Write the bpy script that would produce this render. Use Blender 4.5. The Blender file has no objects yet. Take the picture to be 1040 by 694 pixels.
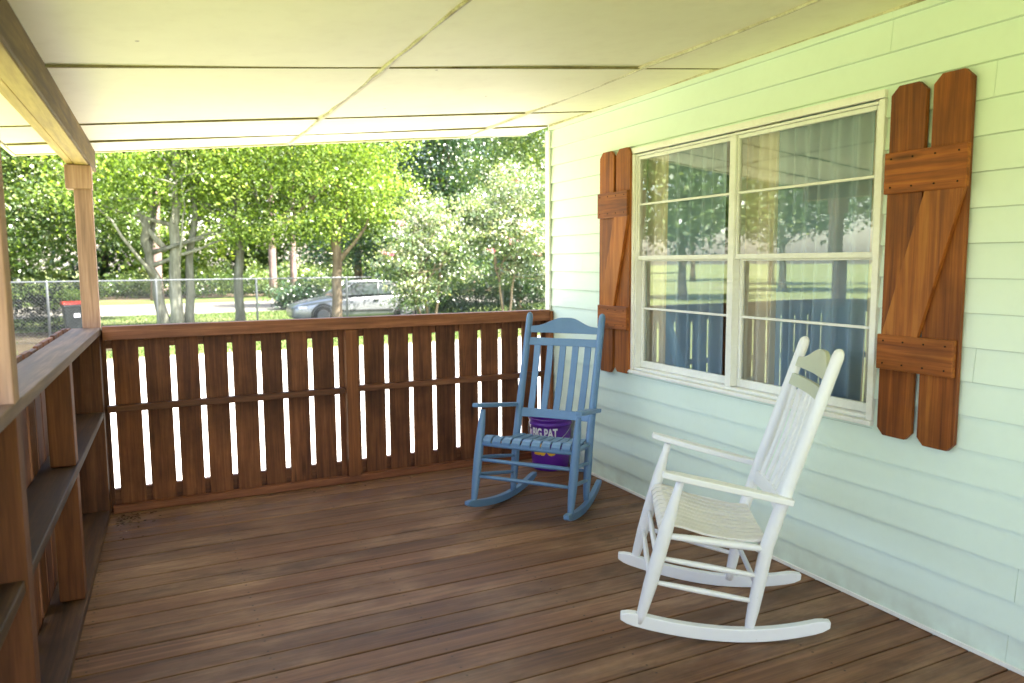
import bpy, math, random
import numpy as np
from mathutils import Vector, Matrix
random.seed(7)
rng = np.random.default_rng(11)
S = bpy.context.scene
COL = S.collection
R = math.radians
GZ = -0.5            # level of the yard below the deck boards

# ------------------------------------------------------------------ objects
def tag(o, label=None, cat=None, group=None, kind=None):
    if label: o['label'] = label
    if cat: o['category'] = cat
    if group: o['group'] = group
    if kind: o['kind'] = kind
    return o

def empty(name, loc=(0, 0, 0), rz=0.0):
    o = bpy.data.objects.new(name, None)
    o.empty_display_size = 0.2
    COL.objects.link(o)
    o.location = loc
    o.rotation_euler = (0, 0, rz)
    return o

def copy_tree(o, parent=None):
    c = o.copy()
    COL.objects.link(c)
    if parent is not None:
        c.parent = parent
    for ch in list(o.children):
        copy_tree(ch, c)
    return c

class MB:
    """collects faces; build() links them as ONE mesh object"""
    def __init__(s):
        s.v = []; s.f = []; s.r = []; s.sm = []
    def add(s, verts, faces, rnd=None, smooth=False):
        b = len(s.v)
        s.v += [tuple(x) for x in verts]
        r = random.random() if rnd is None else rnd
        for f in faces:
            s.f.append(tuple(i + b for i in f)); s.r.append(r); s.sm.append(smooth)
        return s
    def box(s, a, b, rnd=None):
        x0, x1 = sorted((a[0], b[0])); y0, y1 = sorted((a[1], b[1])); z0, z1 = sorted((a[2], b[2]))
        v = [(x0,y0,z0),(x1,y0,z0),(x1,y1,z0),(x0,y1,z0),(x0,y0,z1),(x1,y0,z1),(x1,y1,z1),(x0,y1,z1)]
        return s.add(v, [(0,3,2,1),(4,5,6,7),(0,1,5,4),(1,2,6,5),(2,3,7,6),(3,0,4,7)], rnd)
    def bar(s, p, q, w, h, up=(0, 0, 1), rnd=None):
        """box from p to q, w across, h along 'up'"""
        p, q = Vector(p), Vector(q); d = (q - p).normalized()
        sd = d.cross(Vector(up)).normalized(); u = sd.cross(d).normalized()
        v = []
        for c in (p, q):
            for a, b in ((-1,-1),(1,-1),(1,1),(-1,1)):
                v.append(c + sd*w/2*a + u*h/2*b)
        return s.add(v, [(0,1,2,3),(7,6,5,4),(0,4,5,1),(1,5,6,2),(2,6,7,3),(3,7,4,0)], rnd)
    def tube(s, path, rad, n=10, rnd=None, caps=True):
        path = [Vector(p) for p in path]
        if not hasattr(rad, '__len__'): rad = [rad]*len(path)
        v = []; prev = None
        for i, p in enumerate(path):
            d = (path[min(i+1, len(path)-1)] - path[max(i-1, 0)])
            if d.length < 1e-9: d = Vector((0, 0, 1))
            d.normalize()
            if prev is None:
                a = d.cross(Vector((0.3, 1, 0.2))).normalized()
            else:
                a = (prev - d*prev.dot(d)).normalized()
            prev = a
            b = d.cross(a)
            for k in range(n):
                t = 2*math.pi*k/n
                v.append(p + (a*math.cos(t) + b*math.sin(t))*rad[i])
        f = []
        for i in range(len(path)-1):
            for k in range(n):
                k2 = (k+1) % n
                f.append((i*n+k, i*n+k2, (i+1)*n+k2, (i+1)*n+k))
        if caps:
            f.append(tuple(range(n))[::-1]); f.append(tuple((len(path)-1)*n+k for k in range(n)))
        return s.add(v, f, rnd, True)
    def ribbon(s, path, w, t, side=(1, 0, 0), rnd=None):
        """flat strip of width w(list ok) and thickness t following a path"""
        path = [Vector(p) for p in path]; side = Vector(side).normalized()
        if not hasattr(w, '__len__'): w = [w]*len(path)
        v = []
        for i, p in enumerate(path):
            d = (path[min(i+1, len(path)-1)] - path[max(i-1, 0)]).normalized()
            n = side.cross(d).normalized()
            for a, b in ((-1,-1),(1,-1),(1,1),(-1,1)):
                v.append(p + side*w[i]/2*a + n*t/2*b)
        f = []
        for i in range(len(path)-1):
            for k in range(4):
                k2 = (k+1) % 4
                f.append((i*4+k, i*4+k2, (i+1)*4+k2, (i+1)*4+k))
        f.append((3,2,1,0)); m = (len(path)-1)*4; f.append((m, m+1, m+2, m+3))
        return s.add(v, f, rnd)
    def prism(s, poly, axis, a, b, rnd=None):
        """poly of 2D points extruded along axis between a and b (axis 'x': poly is (y,z))"""
        def P(p, t):
            return {'x': (t, p[0], p[1]), 'y': (p[0], t, p[1]), 'z': (p[0], p[1], t)}[axis]
        n = len(poly)
        v = [P(p, a) for p in poly] + [P(p, b) for p in poly]
        f = [tuple(range(n))[::-1], tuple(range(n, 2*n))]
        for i in range(n):
            j = (i+1) % n
            f.append((i, j, n+j, n+i))
        return s.add(v, f, rnd)
    def lathe(s, prof, c=(0, 0, 0), n=24, rnd=None):
        v = []; f = []
        for r, z in prof:
            for k in range(n):
                t = 2*math.pi*k/n
                v.append((c[0]+r*math.cos(t), c[1]+r*math.sin(t), c[2]+z))
        for i in range(len(prof)-1):
            for k in range(n):
                k2 = (k+1) % n
                f.append((i*n+k, i*n+k2, (i+1)*n+k2, (i+1)*n+k))
        return s.add(v, f, rnd, True)
    def build(s, name, mat, parent=None, bevel=0.0, fix=True, seg=2):
        me = bpy.data.meshes.new(name)
        me.from_pydata(s.v, [], s.f)
        me.update()
        if fix:
            import bmesh
            bm = bmesh.new(); bm.from_mesh(me)
            bmesh.ops.recalc_face_normals(bm, faces=bm.faces)
            bm.to_mesh(me); bm.free()
        at = me.attributes.new('rnd', 'FLOAT', 'FACE')
        at.data.foreach_set('value', s.r)
        me.polygons.foreach_set('use_smooth', s.sm)
        for m in (mat if isinstance(mat, (list, tuple)) else [mat]):
            me.materials.append(m)
        o = bpy.data.objects.new(name, me)
        COL.objects.link(o)
        if parent is not None: o.parent = parent
        if bevel:
            b = o.modifiers.new('bevel', 'BEVEL'); b.width = bevel; b.segments = seg
            b.limit_method = 'ANGLE'; b.angle_limit = R(40)
        return o

def np_mesh(name, verts, quads, rnd, mat, parent=None, smooth=False):
    me = bpy.data.meshes.new(name)
    nv, nf = len(verts), len(quads)
    k = quads.shape[1]
    me.vertices.add(nv); me.vertices.foreach_set('co', verts.astype(np.float32).ravel())
    me.loops.add(nf*k); me.loops.foreach_set('vertex_index', quads.astype(np.int32).ravel())
    me.polygons.add(nf)
    me.polygons.foreach_set('loop_start', np.arange(0, nf*k, k, dtype=np.int32))
    me.update(calc_edges=True)
    at = me.attributes.new('rnd', 'FLOAT', 'FACE'); at.data.foreach_set('value', rnd.astype(np.float32))
    if smooth: me.polygons.foreach_set('use_smooth', [True]*nf)
    me.materials.append(mat)
    me.validate()
    o = bpy.data.objects.new(name, me); COL.objects.link(o)
    if parent is not None: o.parent = parent
    return o

# ---------------------------------------------------------------- materials
class NT:
    def __init__(s, name):
        s.m = bpy.data.materials.new(name); s.m.use_nodes = True
        s.t = s.m.node_tree; s.t.nodes.clear()
        s.out = s.n('ShaderNodeOutputMaterial')
    def n(s, typ, **kw):
        x = s.t.nodes.new(typ)
        for k, v in kw.items(): setattr(x, k, v)
        return x
    def l(s, a, b): s.t.links.new(a, b)
    def set(s, sock, v):
        if hasattr(v, 'links'): s.l(v, sock)
        else: sock.default_value = v
    def obj(s, scale=(1, 1, 1), off=None):
        tc = s.n('ShaderNodeTexCoord'); mp = s.n('ShaderNodeMapping')
        s.l(tc.outputs['Object'], mp.inputs['Vector']); mp.inputs['Scale'].default_value = scale
        v = mp.outputs[0]
        if off is not None:
            a = s.n('ShaderNodeVectorMath', operation='ADD'); s.l(v, a.inputs[0]); s.l(off, a.inputs[1]); v = a.outputs[0]
        return v
    def noise(s, vec, scale=1.0, detail=4.0, rough=0.55, dist=0.0):
        x = s.n('ShaderNodeTexNoise'); s.l(vec, x.inputs['Vector'])
        x.inputs['Scale'].default_value = scale; x.inputs['Detail'].default_value = detail
        x.inputs['Roughness'].default_value = rough; x.inputs['Distortion'].default_value = dist
        return x.outputs['Fac']
    def ramp(s, fac, stops):
        x = s.n('ShaderNodeValToRGB'); s.l(fac, x.inputs['Fac']); e = x.color_ramp.elements
        while len(e) < len(stops): e.new(0.5)
        for i, (p, c) in enumerate(stops):
            e[i].position = p; e[i].color = (c[0], c[1], c[2], 1) if hasattr(c, '__len__') else (c, c, c, 1)
        return x.outputs['Color']
    def mix(s, fac, a, b, mode='MIX'):
        x = s.n('ShaderNodeMix', data_type='RGBA', blend_type=mode)
        s.set(x.inputs[0], fac)
        for sock, v in ((x.inputs[6], a), (x.inputs[7], b)):
            if hasattr(v, 'links'): s.l(v, sock)
            else: sock.default_value = (v[0], v[1], v[2], 1)
        return x.outputs[2]
    def math(s, op, a, b=0.0):
        x = s.n('ShaderNodeMath', operation=op); s.set(x.inputs[0], a); s.set(x.inputs[1], b)
        return x.outputs[0]
    def rnd(s):
        x = s.n('ShaderNodeAttribute', attribute_name='rnd'); return x.outputs['Fac']
    def bsdf(s, col, rough=0.6, spec=0.5, metal=0.0, bump=None, bs=0.3, bd=0.01):
        p = s.n('ShaderNodeBsdfPrincipled')
        if hasattr(col, 'links'): s.l(col, p.inputs['Base Color'])
        else: p.inputs['Base Color'].default_value = (col[0], col[1], col[2], 1)
        s.set(p.inputs['Roughness'], rough); p.inputs['Specular IOR Level'].default_value = spec
        p.inputs['Metallic'].default_value = metal
        if bump is not None:
            b = s.n('ShaderNodeBump'); b.inputs['Strength'].default_value = bs; b.inputs['Distance'].default_value = bd
            s.l(bump, b.inputs['Height']); s.l(b.outputs[0], p.inputs['Normal'])
        s.l(p.outputs[0], s.out.inputs['Surface'])
        return p

def wood(name, dark, mid, light, axis='Z', rough=0.6, spec=0.3, grain=26.0, along=1.3, var=0.35, stain=0.3, knots=True, bs=0.35):
    t = NT(name)
    sc = {'X': (along, grain, grain), 'Y': (grain, along, grain), 'Z': (grain, grain, along)}[axis]
    r = t.rnd()
    off = t.n('ShaderNodeCombineXYZ')
    for i, k in enumerate((37.0, 71.0, 53.0)): t.l(t.math('MULTIPLY', r, k), off.inputs[i])
    v = t.obj(sc, off.outputs[0])
    n1 = t.noise(v, 1.0, 6, 0.62, 0.6)
    n2 = t.noise(v, 3.4, 3, 0.6)
    col = t.ramp(n1, [(0.28, dark), (0.5, mid), (0.74, light)])
    # fine fibre
    col = t.mix(t.math('MULTIPLY', t.ramp(n2, [(0.42, 0.0), (0.62, 1.0)]), 0.35), col, dark)
    # board to board
    bb = t.n('ShaderNodeMapRange'); t.l(r, bb.inputs[0]); bb.inputs[3].default_value = 1-var; bb.inputs[4].default_value = 1+var
    g = t.n('ShaderNodeCombineXYZ')
    for i in range(3): t.l(bb.outputs[0], g.inputs[i])
    col = t.mix(1.0, col, g.outputs[0], 'MULTIPLY')
    # broad weather stains
    big = t.noise(t.obj((1, 1, 1), off.outputs[0]), 2.6, 5, 0.6)
    col = t.mix(t.math('MULTIPLY', t.ramp(big, [(0.35, 1.0), (0.62, 0.0)]), stain), col, tuple(x*0.35 for x in dark))
    if knots:
        ks = {'X': (2.2, 13, 13), 'Y': (13, 2.2, 13), 'Z': (13, 13, 2.2)}[axis]
        vo = t.n('ShaderNodeTexVoronoi'); t.l(t.obj(ks, off.outputs[0]), vo.inputs['Vector']); vo.inputs['Scale'].default_value = 0.55
        k = t.ramp(vo.outputs['Distance'], [(0.05, 1.0), (0.13, 0.0)])
        col = t.mix(t.math('MULTIPLY', k, 0.75), col, tuple(x*0.3 for x in dark))
    rr = t.n('ShaderNodeMapRange'); t.l(n1, rr.inputs[0]); rr.inputs[3].default_value = rough-0.12; rr.inputs[4].default_value = rough+0.15
    t.bsdf(col, rr.outputs[0], spec, bump=n1, bs=bs, bd=0.004)
    return t.m

def paint(name, col, rough=0.45, spec=0.4, dirt=0.12, dirtcol=None, scale=5.0, bs=0.08, var=0.0):
    t = NT(name)
    n = t.noise(t.obj(), scale, 6, 0.65)
    f = t.noise(t.obj(), scale*9, 3, 0.6)
    dc = dirtcol or tuple(x*0.6 for x in col)
    c = t.mix(t.math('MULTIPLY', t.ramp(n, [(0.42, 0.0), (0.72, 1.0)]), dirt), col, dc)
    c = t.mix(t.math('MULTIPLY', t.ramp(f, [(0.5, 0.0), (0.75, 1.0)]), dirt*0.6), c, dc)
    if var:
        r = t.rnd(); bb = t.n('ShaderNodeMapRange'); t.l(r, bb.inputs[0]); bb.inputs[3].default_value = 1-var; bb.inputs[4].default_value = 1
        g = t.n('ShaderNodeCombineXYZ')
        for i in range(3): t.l(bb.outputs[0], g.inputs[i])
        c = t.mix(1.0, c, g.outputs[0], 'MULTIPLY')
    t.bsdf(c, rough, spec, bump=f, bs=bs, bd=0.003)
    return t.m

def leafmat(name, stops, trans=0.35, gloss=0.06):
    t = NT(name)
    c = t.ramp(t.rnd(), stops)
    d = t.n('ShaderNodeBsdfDiffuse'); t.l(c, d.inputs[0])
    tr = t.n('ShaderNodeBsdfTranslucent')
    warm = t.mix(1.0, c, (1.25, 1.25, 0.45), 'MULTIPLY'); t.l(warm, tr.inputs[0])
    m = t.n('ShaderNodeMixShader'); m.inputs[0].default_value = trans
    t.l(d.outputs[0], m.inputs[1]); t.l(tr.outputs[0], m.inputs[2])
    g = t.n('ShaderNodeBsdfGlossy'); g.inputs['Roughness'].default_value = 0.35
    m2 = t.n('ShaderNodeMixShader'); m2.inputs[0].default_value = gloss
    t.l(m.outputs[0], m2.inputs[1]); t.l(g.outputs[0], m2.inputs[2])
    t.l(m2.outputs[0], t.out.inputs['Surface'])
    return t.m

M = {}
rd = ((0.062, 0.019, 0.008), (0.180, 0.062, 0.024), (0.30, 0.120, 0.050))
M['rail_z'] = wood('stained_board_upright', *rd, 'Z', rough=0.62, stain=0.55)
M['rail_x'] = wood('stained_rail_across', *((0.09, 0.030, 0.013), (0.20, 0.072, 0.032), (0.31, 0.130, 0.062)), 'X', rough=0.55, stain=0.3)
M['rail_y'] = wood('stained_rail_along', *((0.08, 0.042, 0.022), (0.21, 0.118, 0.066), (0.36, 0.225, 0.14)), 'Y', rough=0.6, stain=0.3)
M['rail_yd'] = wood('shade_toned_stained_rail', (0.028, 0.012, 0.005), (0.090, 0.042, 0.018), (0.17, 0.088, 0.042), 'Y', rough=0.6, stain=0.4)  # rails below the cap: their shade is put into a darker wood colour
M['rail_post'] = wood('orange_stained_post', (0.09, 0.028, 0.009), (0.21, 0.070, 0.022), (0.32, 0.12, 0.045), 'Z', rough=0.55, stain=0.25)
M['red_trim'] = wood('red_stained_trim', (0.13, 0.04, 0.018), (0.25, 0.085, 0.038), (0.34, 0.14, 0.07), 'X', rough=0.5, stain=0.2)
M['post'] = wood('tan_weathered_post', (0.20, 0.11, 0.07), (0.40, 0.23, 0.15), (0.54, 0.35, 0.24), 'Z', rough=0.7, stain=0.15, var=0.1)
def stain_low(m, z0):
    t = m.node_tree; p = next(n for n in t.nodes if n.type == 'BSDF_PRINCIPLED'); src = p.inputs['Base Color'].links[0].from_socket
    tc = t.nodes.new('ShaderNodeTexCoord'); sx = t.nodes.new('ShaderNodeSeparateXYZ'); t.links.new(tc.outputs['Object'], sx.inputs[0])
    g = t.nodes.new('ShaderNodeMath'); g.operation = 'LESS_THAN'; t.links.new(sx.outputs[2], g.inputs[0]); g.inputs[1].default_value = z0
    mx = t.nodes.new('ShaderNodeMix'); mx.data_type = 'RGBA'; mx.blend_type = 'MULTIPLY'; t.links.new(g.outputs[0], mx.inputs[0]); t.links.new(src, mx.inputs[6]); mx.inputs[7].default_value = (0.36, 0.22, 0.15, 1)
    t.links.new(mx.outputs[2], p.inputs['Base Color'])
stain_low(M['post'], 1.075)
M['beam'] = wood('yellow_pine_beam', (0.36, 0.24, 0.07), (0.56, 0.40, 0.13), (0.66, 0.49, 0.18), 'Y', rough=0.7, stain=0.15, var=0.1)
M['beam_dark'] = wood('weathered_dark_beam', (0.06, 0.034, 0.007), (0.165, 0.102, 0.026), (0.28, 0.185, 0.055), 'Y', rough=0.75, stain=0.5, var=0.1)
sh = ((0.10, 0.026, 0.007), (0.21, 0.060, 0.016), (0.32, 0.110, 0.032))
sh = ((0.10, 0.024, 0.004), (0.31, 0.084, 0.012), (0.47, 0.160, 0.028))
M['shut_brace'] = wood('paler_shutter_brace', (0.16, 0.040, 0.008), (0.38, 0.115, 0.020), (0.52, 0.20, 0.045), 'Z', rough=0.5, stain=0.25, var=0.1, grain=30)  # brace a step paler so its edge stands out from the boards
M['shut_z'] = wood('stained_shutter_board', *sh, 'Z', rough=0.5, stain=0.4, var=0.22, grain=34)
M['shut_y'] = wood('stained_shutter_rail', *sh, 'Y', rough=0.5, stain=0.35, var=0.2, grain=34)
def specks(m, sc, size, col, amt):
    t = m.node_tree; p = next(n for n in t.nodes if n.type == 'BSDF_PRINCIPLED'); src = p.inputs['Base Color'].links[0].from_socket
    tc = t.nodes.new('ShaderNodeTexCoord'); v = t.nodes.new('ShaderNodeTexVoronoi'); v.inputs['Scale'].default_value = sc; t.links.new(tc.outputs['Object'], v.inputs['Vector'])
    g = t.nodes.new('ShaderNodeMath'); g.operation = 'LESS_THAN'; t.links.new(v.outputs['Distance'], g.inputs[0]); g.inputs[1].default_value = size
    a = t.nodes.new('ShaderNodeMath'); a.operation = 'MULTIPLY'; t.links.new(g.outputs[0], a.inputs[0]); a.inputs[1].default_value = amt
    mx = t.nodes.new('ShaderNodeMix'); mx.data_type = 'RGBA'; t.links.new(a.outputs[0], mx.inputs[0]); t.links.new(src, mx.inputs[6]); mx.inputs[7].default_value = (*col, 1)
    t.links.new(mx.outputs[2], p.inputs['Base Color'])
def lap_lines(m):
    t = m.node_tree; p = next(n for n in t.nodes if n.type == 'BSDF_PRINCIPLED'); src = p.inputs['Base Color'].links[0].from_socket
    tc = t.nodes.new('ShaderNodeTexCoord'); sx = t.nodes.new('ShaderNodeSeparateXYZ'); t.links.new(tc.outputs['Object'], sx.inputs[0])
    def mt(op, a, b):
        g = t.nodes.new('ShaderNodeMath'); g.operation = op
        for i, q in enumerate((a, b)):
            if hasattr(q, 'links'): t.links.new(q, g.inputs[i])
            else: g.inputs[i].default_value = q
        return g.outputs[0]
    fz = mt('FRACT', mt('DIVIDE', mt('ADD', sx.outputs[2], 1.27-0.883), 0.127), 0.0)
    g = mt('GREATER_THAN', fz, 0.972)  # dark line painted along each lap: seam shadow together with caught dirt
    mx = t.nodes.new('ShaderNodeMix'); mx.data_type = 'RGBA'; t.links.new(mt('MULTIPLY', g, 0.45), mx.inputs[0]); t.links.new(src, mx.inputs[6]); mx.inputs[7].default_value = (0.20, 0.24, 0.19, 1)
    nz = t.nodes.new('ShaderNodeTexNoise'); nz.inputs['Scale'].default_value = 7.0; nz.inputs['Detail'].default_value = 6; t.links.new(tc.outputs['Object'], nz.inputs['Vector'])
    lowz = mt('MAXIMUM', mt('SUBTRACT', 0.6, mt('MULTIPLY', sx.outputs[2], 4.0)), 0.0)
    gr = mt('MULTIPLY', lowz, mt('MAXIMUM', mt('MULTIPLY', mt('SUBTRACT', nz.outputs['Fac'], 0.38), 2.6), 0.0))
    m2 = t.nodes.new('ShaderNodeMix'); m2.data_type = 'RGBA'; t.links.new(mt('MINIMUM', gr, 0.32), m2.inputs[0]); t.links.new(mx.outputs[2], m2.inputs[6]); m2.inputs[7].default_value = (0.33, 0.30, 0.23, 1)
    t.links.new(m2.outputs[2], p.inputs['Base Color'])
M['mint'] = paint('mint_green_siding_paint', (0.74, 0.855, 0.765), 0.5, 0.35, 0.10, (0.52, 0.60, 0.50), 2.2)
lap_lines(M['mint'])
M['trim_white'] = paint('cream_white_trim_paint', (0.88, 0.87, 0.84), 0.5, 0.35, 0.22, (0.5, 0.42, 0.32), 5)
M['ceil'] = paint('pale_cream_ceiling_paint', (0.85, 0.81, 0.56), 0.6, 0.25, 0.24, (0.62, 0.55, 0.33), 1.3)
specks(M['ceil'], 4.0, 0.030, (0.20, 0.13, 0.06), 0.7)
M['batten'] = paint('aged_cream_batten', (0.68, 0.64, 0.44), 0.7, 0.2, 0.8, (0.22, 0.16, 0.08), 9)
M['filler'] = paint('cream_joint_filler', (0.80, 0.74, 0.50), 0.7, 0.2, 0.35, (0.45, 0.36, 0.2), 14)
M['seam'] = paint('olive_brown_seam_filler', (0.30, 0.26, 0.13), 0.8, 0.1, 0.9, (0.12, 0.09, 0.04), 9)
M['alu'] = paint('dull_aluminium_frame', (0.82, 0.82, 0.80), 0.42, 0.5, 0.18, (0.42, 0.39, 0.33), 9)
M['white_paint'] = paint('glossy_white_chair_paint', (0.80, 0.80, 0.83), 0.35, 0.45, 0.06, None, 7)
specks(M['white_paint'], 22.0, 0.05, (0.45, 0.42, 0.38), 0.5)
M['crest_tone'] = paint('sage_cream_crest_tone', (0.52, 0.54, 0.42), 0.4, 0.4, 0.06, None, 7)  # sage cream tone on the white chair's crest and upper back rail
M['seat_white'] = paint('off_white_seat_slats', (0.80, 0.765, 0.73), 0.5, 0.35, 0.15, (0.45, 0.40, 0.36), 12, var=0.1)
M['blue_paint'] = paint('dusty_blue_chair_paint', (0.125, 0.235, 0.415), 0.38, 0.45, 0.15, (0.06, 0.12, 0.22), 8, var=0.12)
M['dark'] = paint('dark_void', (0.02, 0.018, 0.015), 0.9, 0.1)
M['wall_in'] = paint('room_wall', (0.45, 0.42, 0.36), 0.8, 0.2)
M['roof'] = paint('grey_roof_sheet', (0.22, 0.22, 0.21), 0.6, 0.3, 0.4)
M['galv'] = paint('galvanised_steel', (0.10, 0.108, 0.11), 0.45, 0.5, 0.2)
M['steel'] = paint('bright_steel_wire', (0.5, 0.5, 0.5), 0.4, 0.5, 0.1)
M['purple'] = paint('purple_bucket_plastic', (0.105, 0.018, 0.29), 0.3, 0.5, 0.05)
M['gold'] = paint('gold_print', (0.75, 0.42, 0.04), 0.45, 0.4, 0.02)
M['print_white'] = paint('white_print', (0.75, 0.75, 0.78), 0.45, 0.4, 0.02)
M['rubber'] = paint('black_rubber', (0.02, 0.02, 0.02), 0.7, 0.3)
M['binbody'] = paint('black_green_bin_plastic', (0.008, 0.012, 0.012), 0.45, 0.5)
M['binlid'] = paint('red_bin_lid', (0.30, 0.015, 0.008), 0.4, 0.5)
M['bark_pale'] = wood('pale_grey_bark', (0.09, 0.09, 0.06), (0.18, 0.18, 0.13), (0.29, 0.29, 0.23), 'Z', rough=0.9, spec=0.1, grain=9, stain=0.35, knots=False, bs=0.8)
M['bark_brown'] = wood('brown_bark', (0.10, 0.075, 0.045), (0.20, 0.155, 0.10), (0.30, 0.24, 0.165), 'Z', rough=0.9, spec=0.1, grain=9, stain=0.35, knots=False, bs=0.8)
M['bark_pine'] = wood('pinkish_pine_bark', (0.11, 0.07, 0.06), (0.21, 0.145, 0.125), (0.31, 0.23, 0.20), 'Z', rough=0.9, spec=0.1, grain=6, stain=0.3, knots=False, bs=0.8)
M['carpaint'] = paint('silver_car_paint', (0.25, 0.265, 0.275), 0.25, 0.6, 0.06)
M['carpaint'].node_tree.nodes['Principled BSDF'].inputs['Metallic'].default_value = 0.5

def deckmat():
    t = NT('worn_brown_deck_stain')
    r = t.rnd(); off = t.n('ShaderNodeCombineXYZ')
    for i, k in enumerate((37.0, 0.0, 53.0)): t.l(t.math('MULTIPLY', r, k), off.inputs[i])
    v = t.obj((1.0, 34, 10), off.outputs[0])
    n1 = t.noise(v, 1.0, 7, 0.65, 0.5); n2 = t.noise(v, 3.1, 4, 0.6)
    c = t.ramp(n1, [(0.28, (0.085, 0.038, 0.018)), (0.5, (0.172, 0.079, 0.041)), (0.76, (0.280, 0.150, 0.086))])
    c = t.mix(t.math('MULTIPLY', t.ramp(n2, [(0.45, 0.0), (0.65, 1.0)]), 0.4), c, (0.055, 0.033, 0.024))
    # worn, paler tracks
    w = t.noise(t.obj((0.9, 2.2, 1)), 1.1, 6, 0.62)
    w2 = t.noise(t.obj((3, 14, 1)), 1.6, 5, 0.7)
    wf = t.math('MULTIPLY', t.ramp(w, [(0.46, 0.0), (0.66, 1.0)]), t.ramp(w2, [(0.34, 0.2), (0.66, 1.0)]))
    c = t.mix(t.math('MULTIPLY', wf, 0.72), c, (0.45, 0.280, 0.178))
    # dark damp stains
    d = t.noise(t.obj((1.3, 3.0, 1)), 1.7, 5, 0.6)
    c = t.mix(t.math('MULTIPLY', t.ramp(d, [(0.58, 0.0), (0.70, 1.0)]), 0.55), c, (0.045, 0.024, 0.017))
    bb = t.n('ShaderNodeMapRange'); t.l(r, bb.inputs[0]); bb.inputs[3].default_value = 0.80; bb.inputs[4].default_value = 1.16
    g = t.n('ShaderNodeCombineXYZ')
    for i in range(3): t.l(bb.outputs[0], g.inputs[i])
    c = t.mix(1.0, c, g.outputs[0], 'MULTIPLY')
    # pairs of screw heads over each joist
    tc = t.n('ShaderNodeTexCoord'); sp = t.n('ShaderNodeSeparateXYZ'); t.l(tc.outputs['Object'], sp.inputs[0])
    fx = t.math('SUBTRACT', t.math('FRACT', t.math('DIVIDE', t.math('ADD', sp.outputs[0], 10.0), 0.61)), 0.5)
    fy = t.math('SUBTRACT', t.math('FRACT', t.math('DIVIDE', t.math('ADD', sp.outputs[1], 14.45-0.045), 0.1445)), 0.5)
    fy = t.math('SUBTRACT', t.math('ABSOLUTE', fy), 0.30)
    dd = t.math('ADD', t.math('POWER', t.math('MULTIPLY', fx, 0.61), 2.0), t.math('POWER', t.math('MULTIPLY', fy, 0.1445), 2.0))
    c = t.mix(t.math('MULTIPLY', t.math('LESS_THAN', dd, 0.000022), 0.8), c, (0.03, 0.022, 0.018))
    rr = t.n('ShaderNodeMapRange'); t.l(n1, rr.inputs[0]); rr.inputs[3].default_value = 0.36; rr.inputs[4].default_value = 0.62
    t.bsdf(c, rr.outputs[0], 0.2, bump=n1, bs=0.5, bd=0.004)
    return t.m
M['deck'] = deckmat()

def groundmat(name, stops, scale, rough=0.95, bs=0.6, bd=0.03, second=None):
    t = NT(name)
    n = t.noise(t.obj(), scale, 8, 0.7); f = t.noise(t.obj(), scale*14, 5, 0.7)
    c = t.ramp(n, stops)
    c = t.mix(0.45, c, t.ramp(f, stops))
    if second:
        b = t.noise(t.obj(), 0.16, 5, 0.6)
        c = t.mix(t.ramp(b, [(0.5, 0.0), (0.66, 1.0)]), c, second)
    t.bsdf(c, rough, 0.1, bump=f, bs=bs, bd=bd)
    return t.m
M['lawn'] = groundmat('short_lawn', [(0.3, (0.13, 0.165, 0.055)), (0.5, (0.20, 0.235, 0.085)), (0.72, (0.29, 0.31, 0.14))], 1.2, second=(0.26, 0.26, 0.14))
M['path'] = groundmat('pale_gravel_road', [(0.3, (0.10, 0.095, 0.08)), (0.6, (0.15, 0.145, 0.122)), (0.75, (0.19, 0.185, 0.16))], 2.0)
M['drive'] = groundmat('sunlit_concrete', [(0.3, (0.38, 0.37, 0.33)), (0.6, (0.46, 0.45, 0.41)), (0.75, (0.52, 0.51, 0.47))], 1.5, bs=0.2, bd=0.005)
M['soil'] = groundmat('shade_painted_soil', [(0.3, (0.012, 0.010, 0.006)), (0.5, (0.030, 0.024, 0.015)), (0.72, (0.055, 0.045, 0.028))], 2.5)  # tree shade on this ground is put into the dark soil colour
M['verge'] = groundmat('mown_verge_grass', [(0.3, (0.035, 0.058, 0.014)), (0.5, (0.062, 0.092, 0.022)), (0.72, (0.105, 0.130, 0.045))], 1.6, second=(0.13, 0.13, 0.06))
M['lf_hedge'] = leafmat('hedge_leaves', [(0.0, (0.004, 0.010, 0.004)), (0.6, (0.012, 0.026, 0.009)), (1.0, (0.05, 0.07, 0.03))], 0.15, 0.04)
M['dirt'] = groundmat('brown_leaf_litter', [(0.3, (0.05, 0.038, 0.024)), (0.5, (0.105, 0.080, 0.052)), (0.72, (0.19, 0.15, 0.10))], 2.5)
M['grass'] = leafmat('grass_blades', [(0.0, (0.03, 0.055, 0.010)), (0.5, (0.06, 0.10, 0.02)), (1.0, (0.13, 0.17, 0.05))], 0.3, 0.03)
M['lf_bright'] = leafmat('yellow_green_leaves', [(0.0, (0.055, 0.100, 0.018)), (0.35, (0.135, 0.215, 0.036)), (0.7, (0.27, 0.37, 0.08)), (1.0, (0.40, 0.46, 0.16))], 0.5, 0.03)
M['lf_mid'] = leafmat('mid_green_leaves', [(0.0, (0.030, 0.062, 0.016)), (0.4, (0.085, 0.145, 0.038)), (0.8, (0.17, 0.235, 0.07)), (1.0, (0.36, 0.41, 0.18))], 0.42, 0.05)
M['lf_dark'] = leafmat('dark_green_leaves', [(0.0, (0.012, 0.036, 0.012)), (0.5, (0.032, 0.080, 0.025)), (0.9, (0.075, 0.14, 0.05)), (1.0, (0.20, 0.27, 0.14))], 0.25, 0.08)
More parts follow.
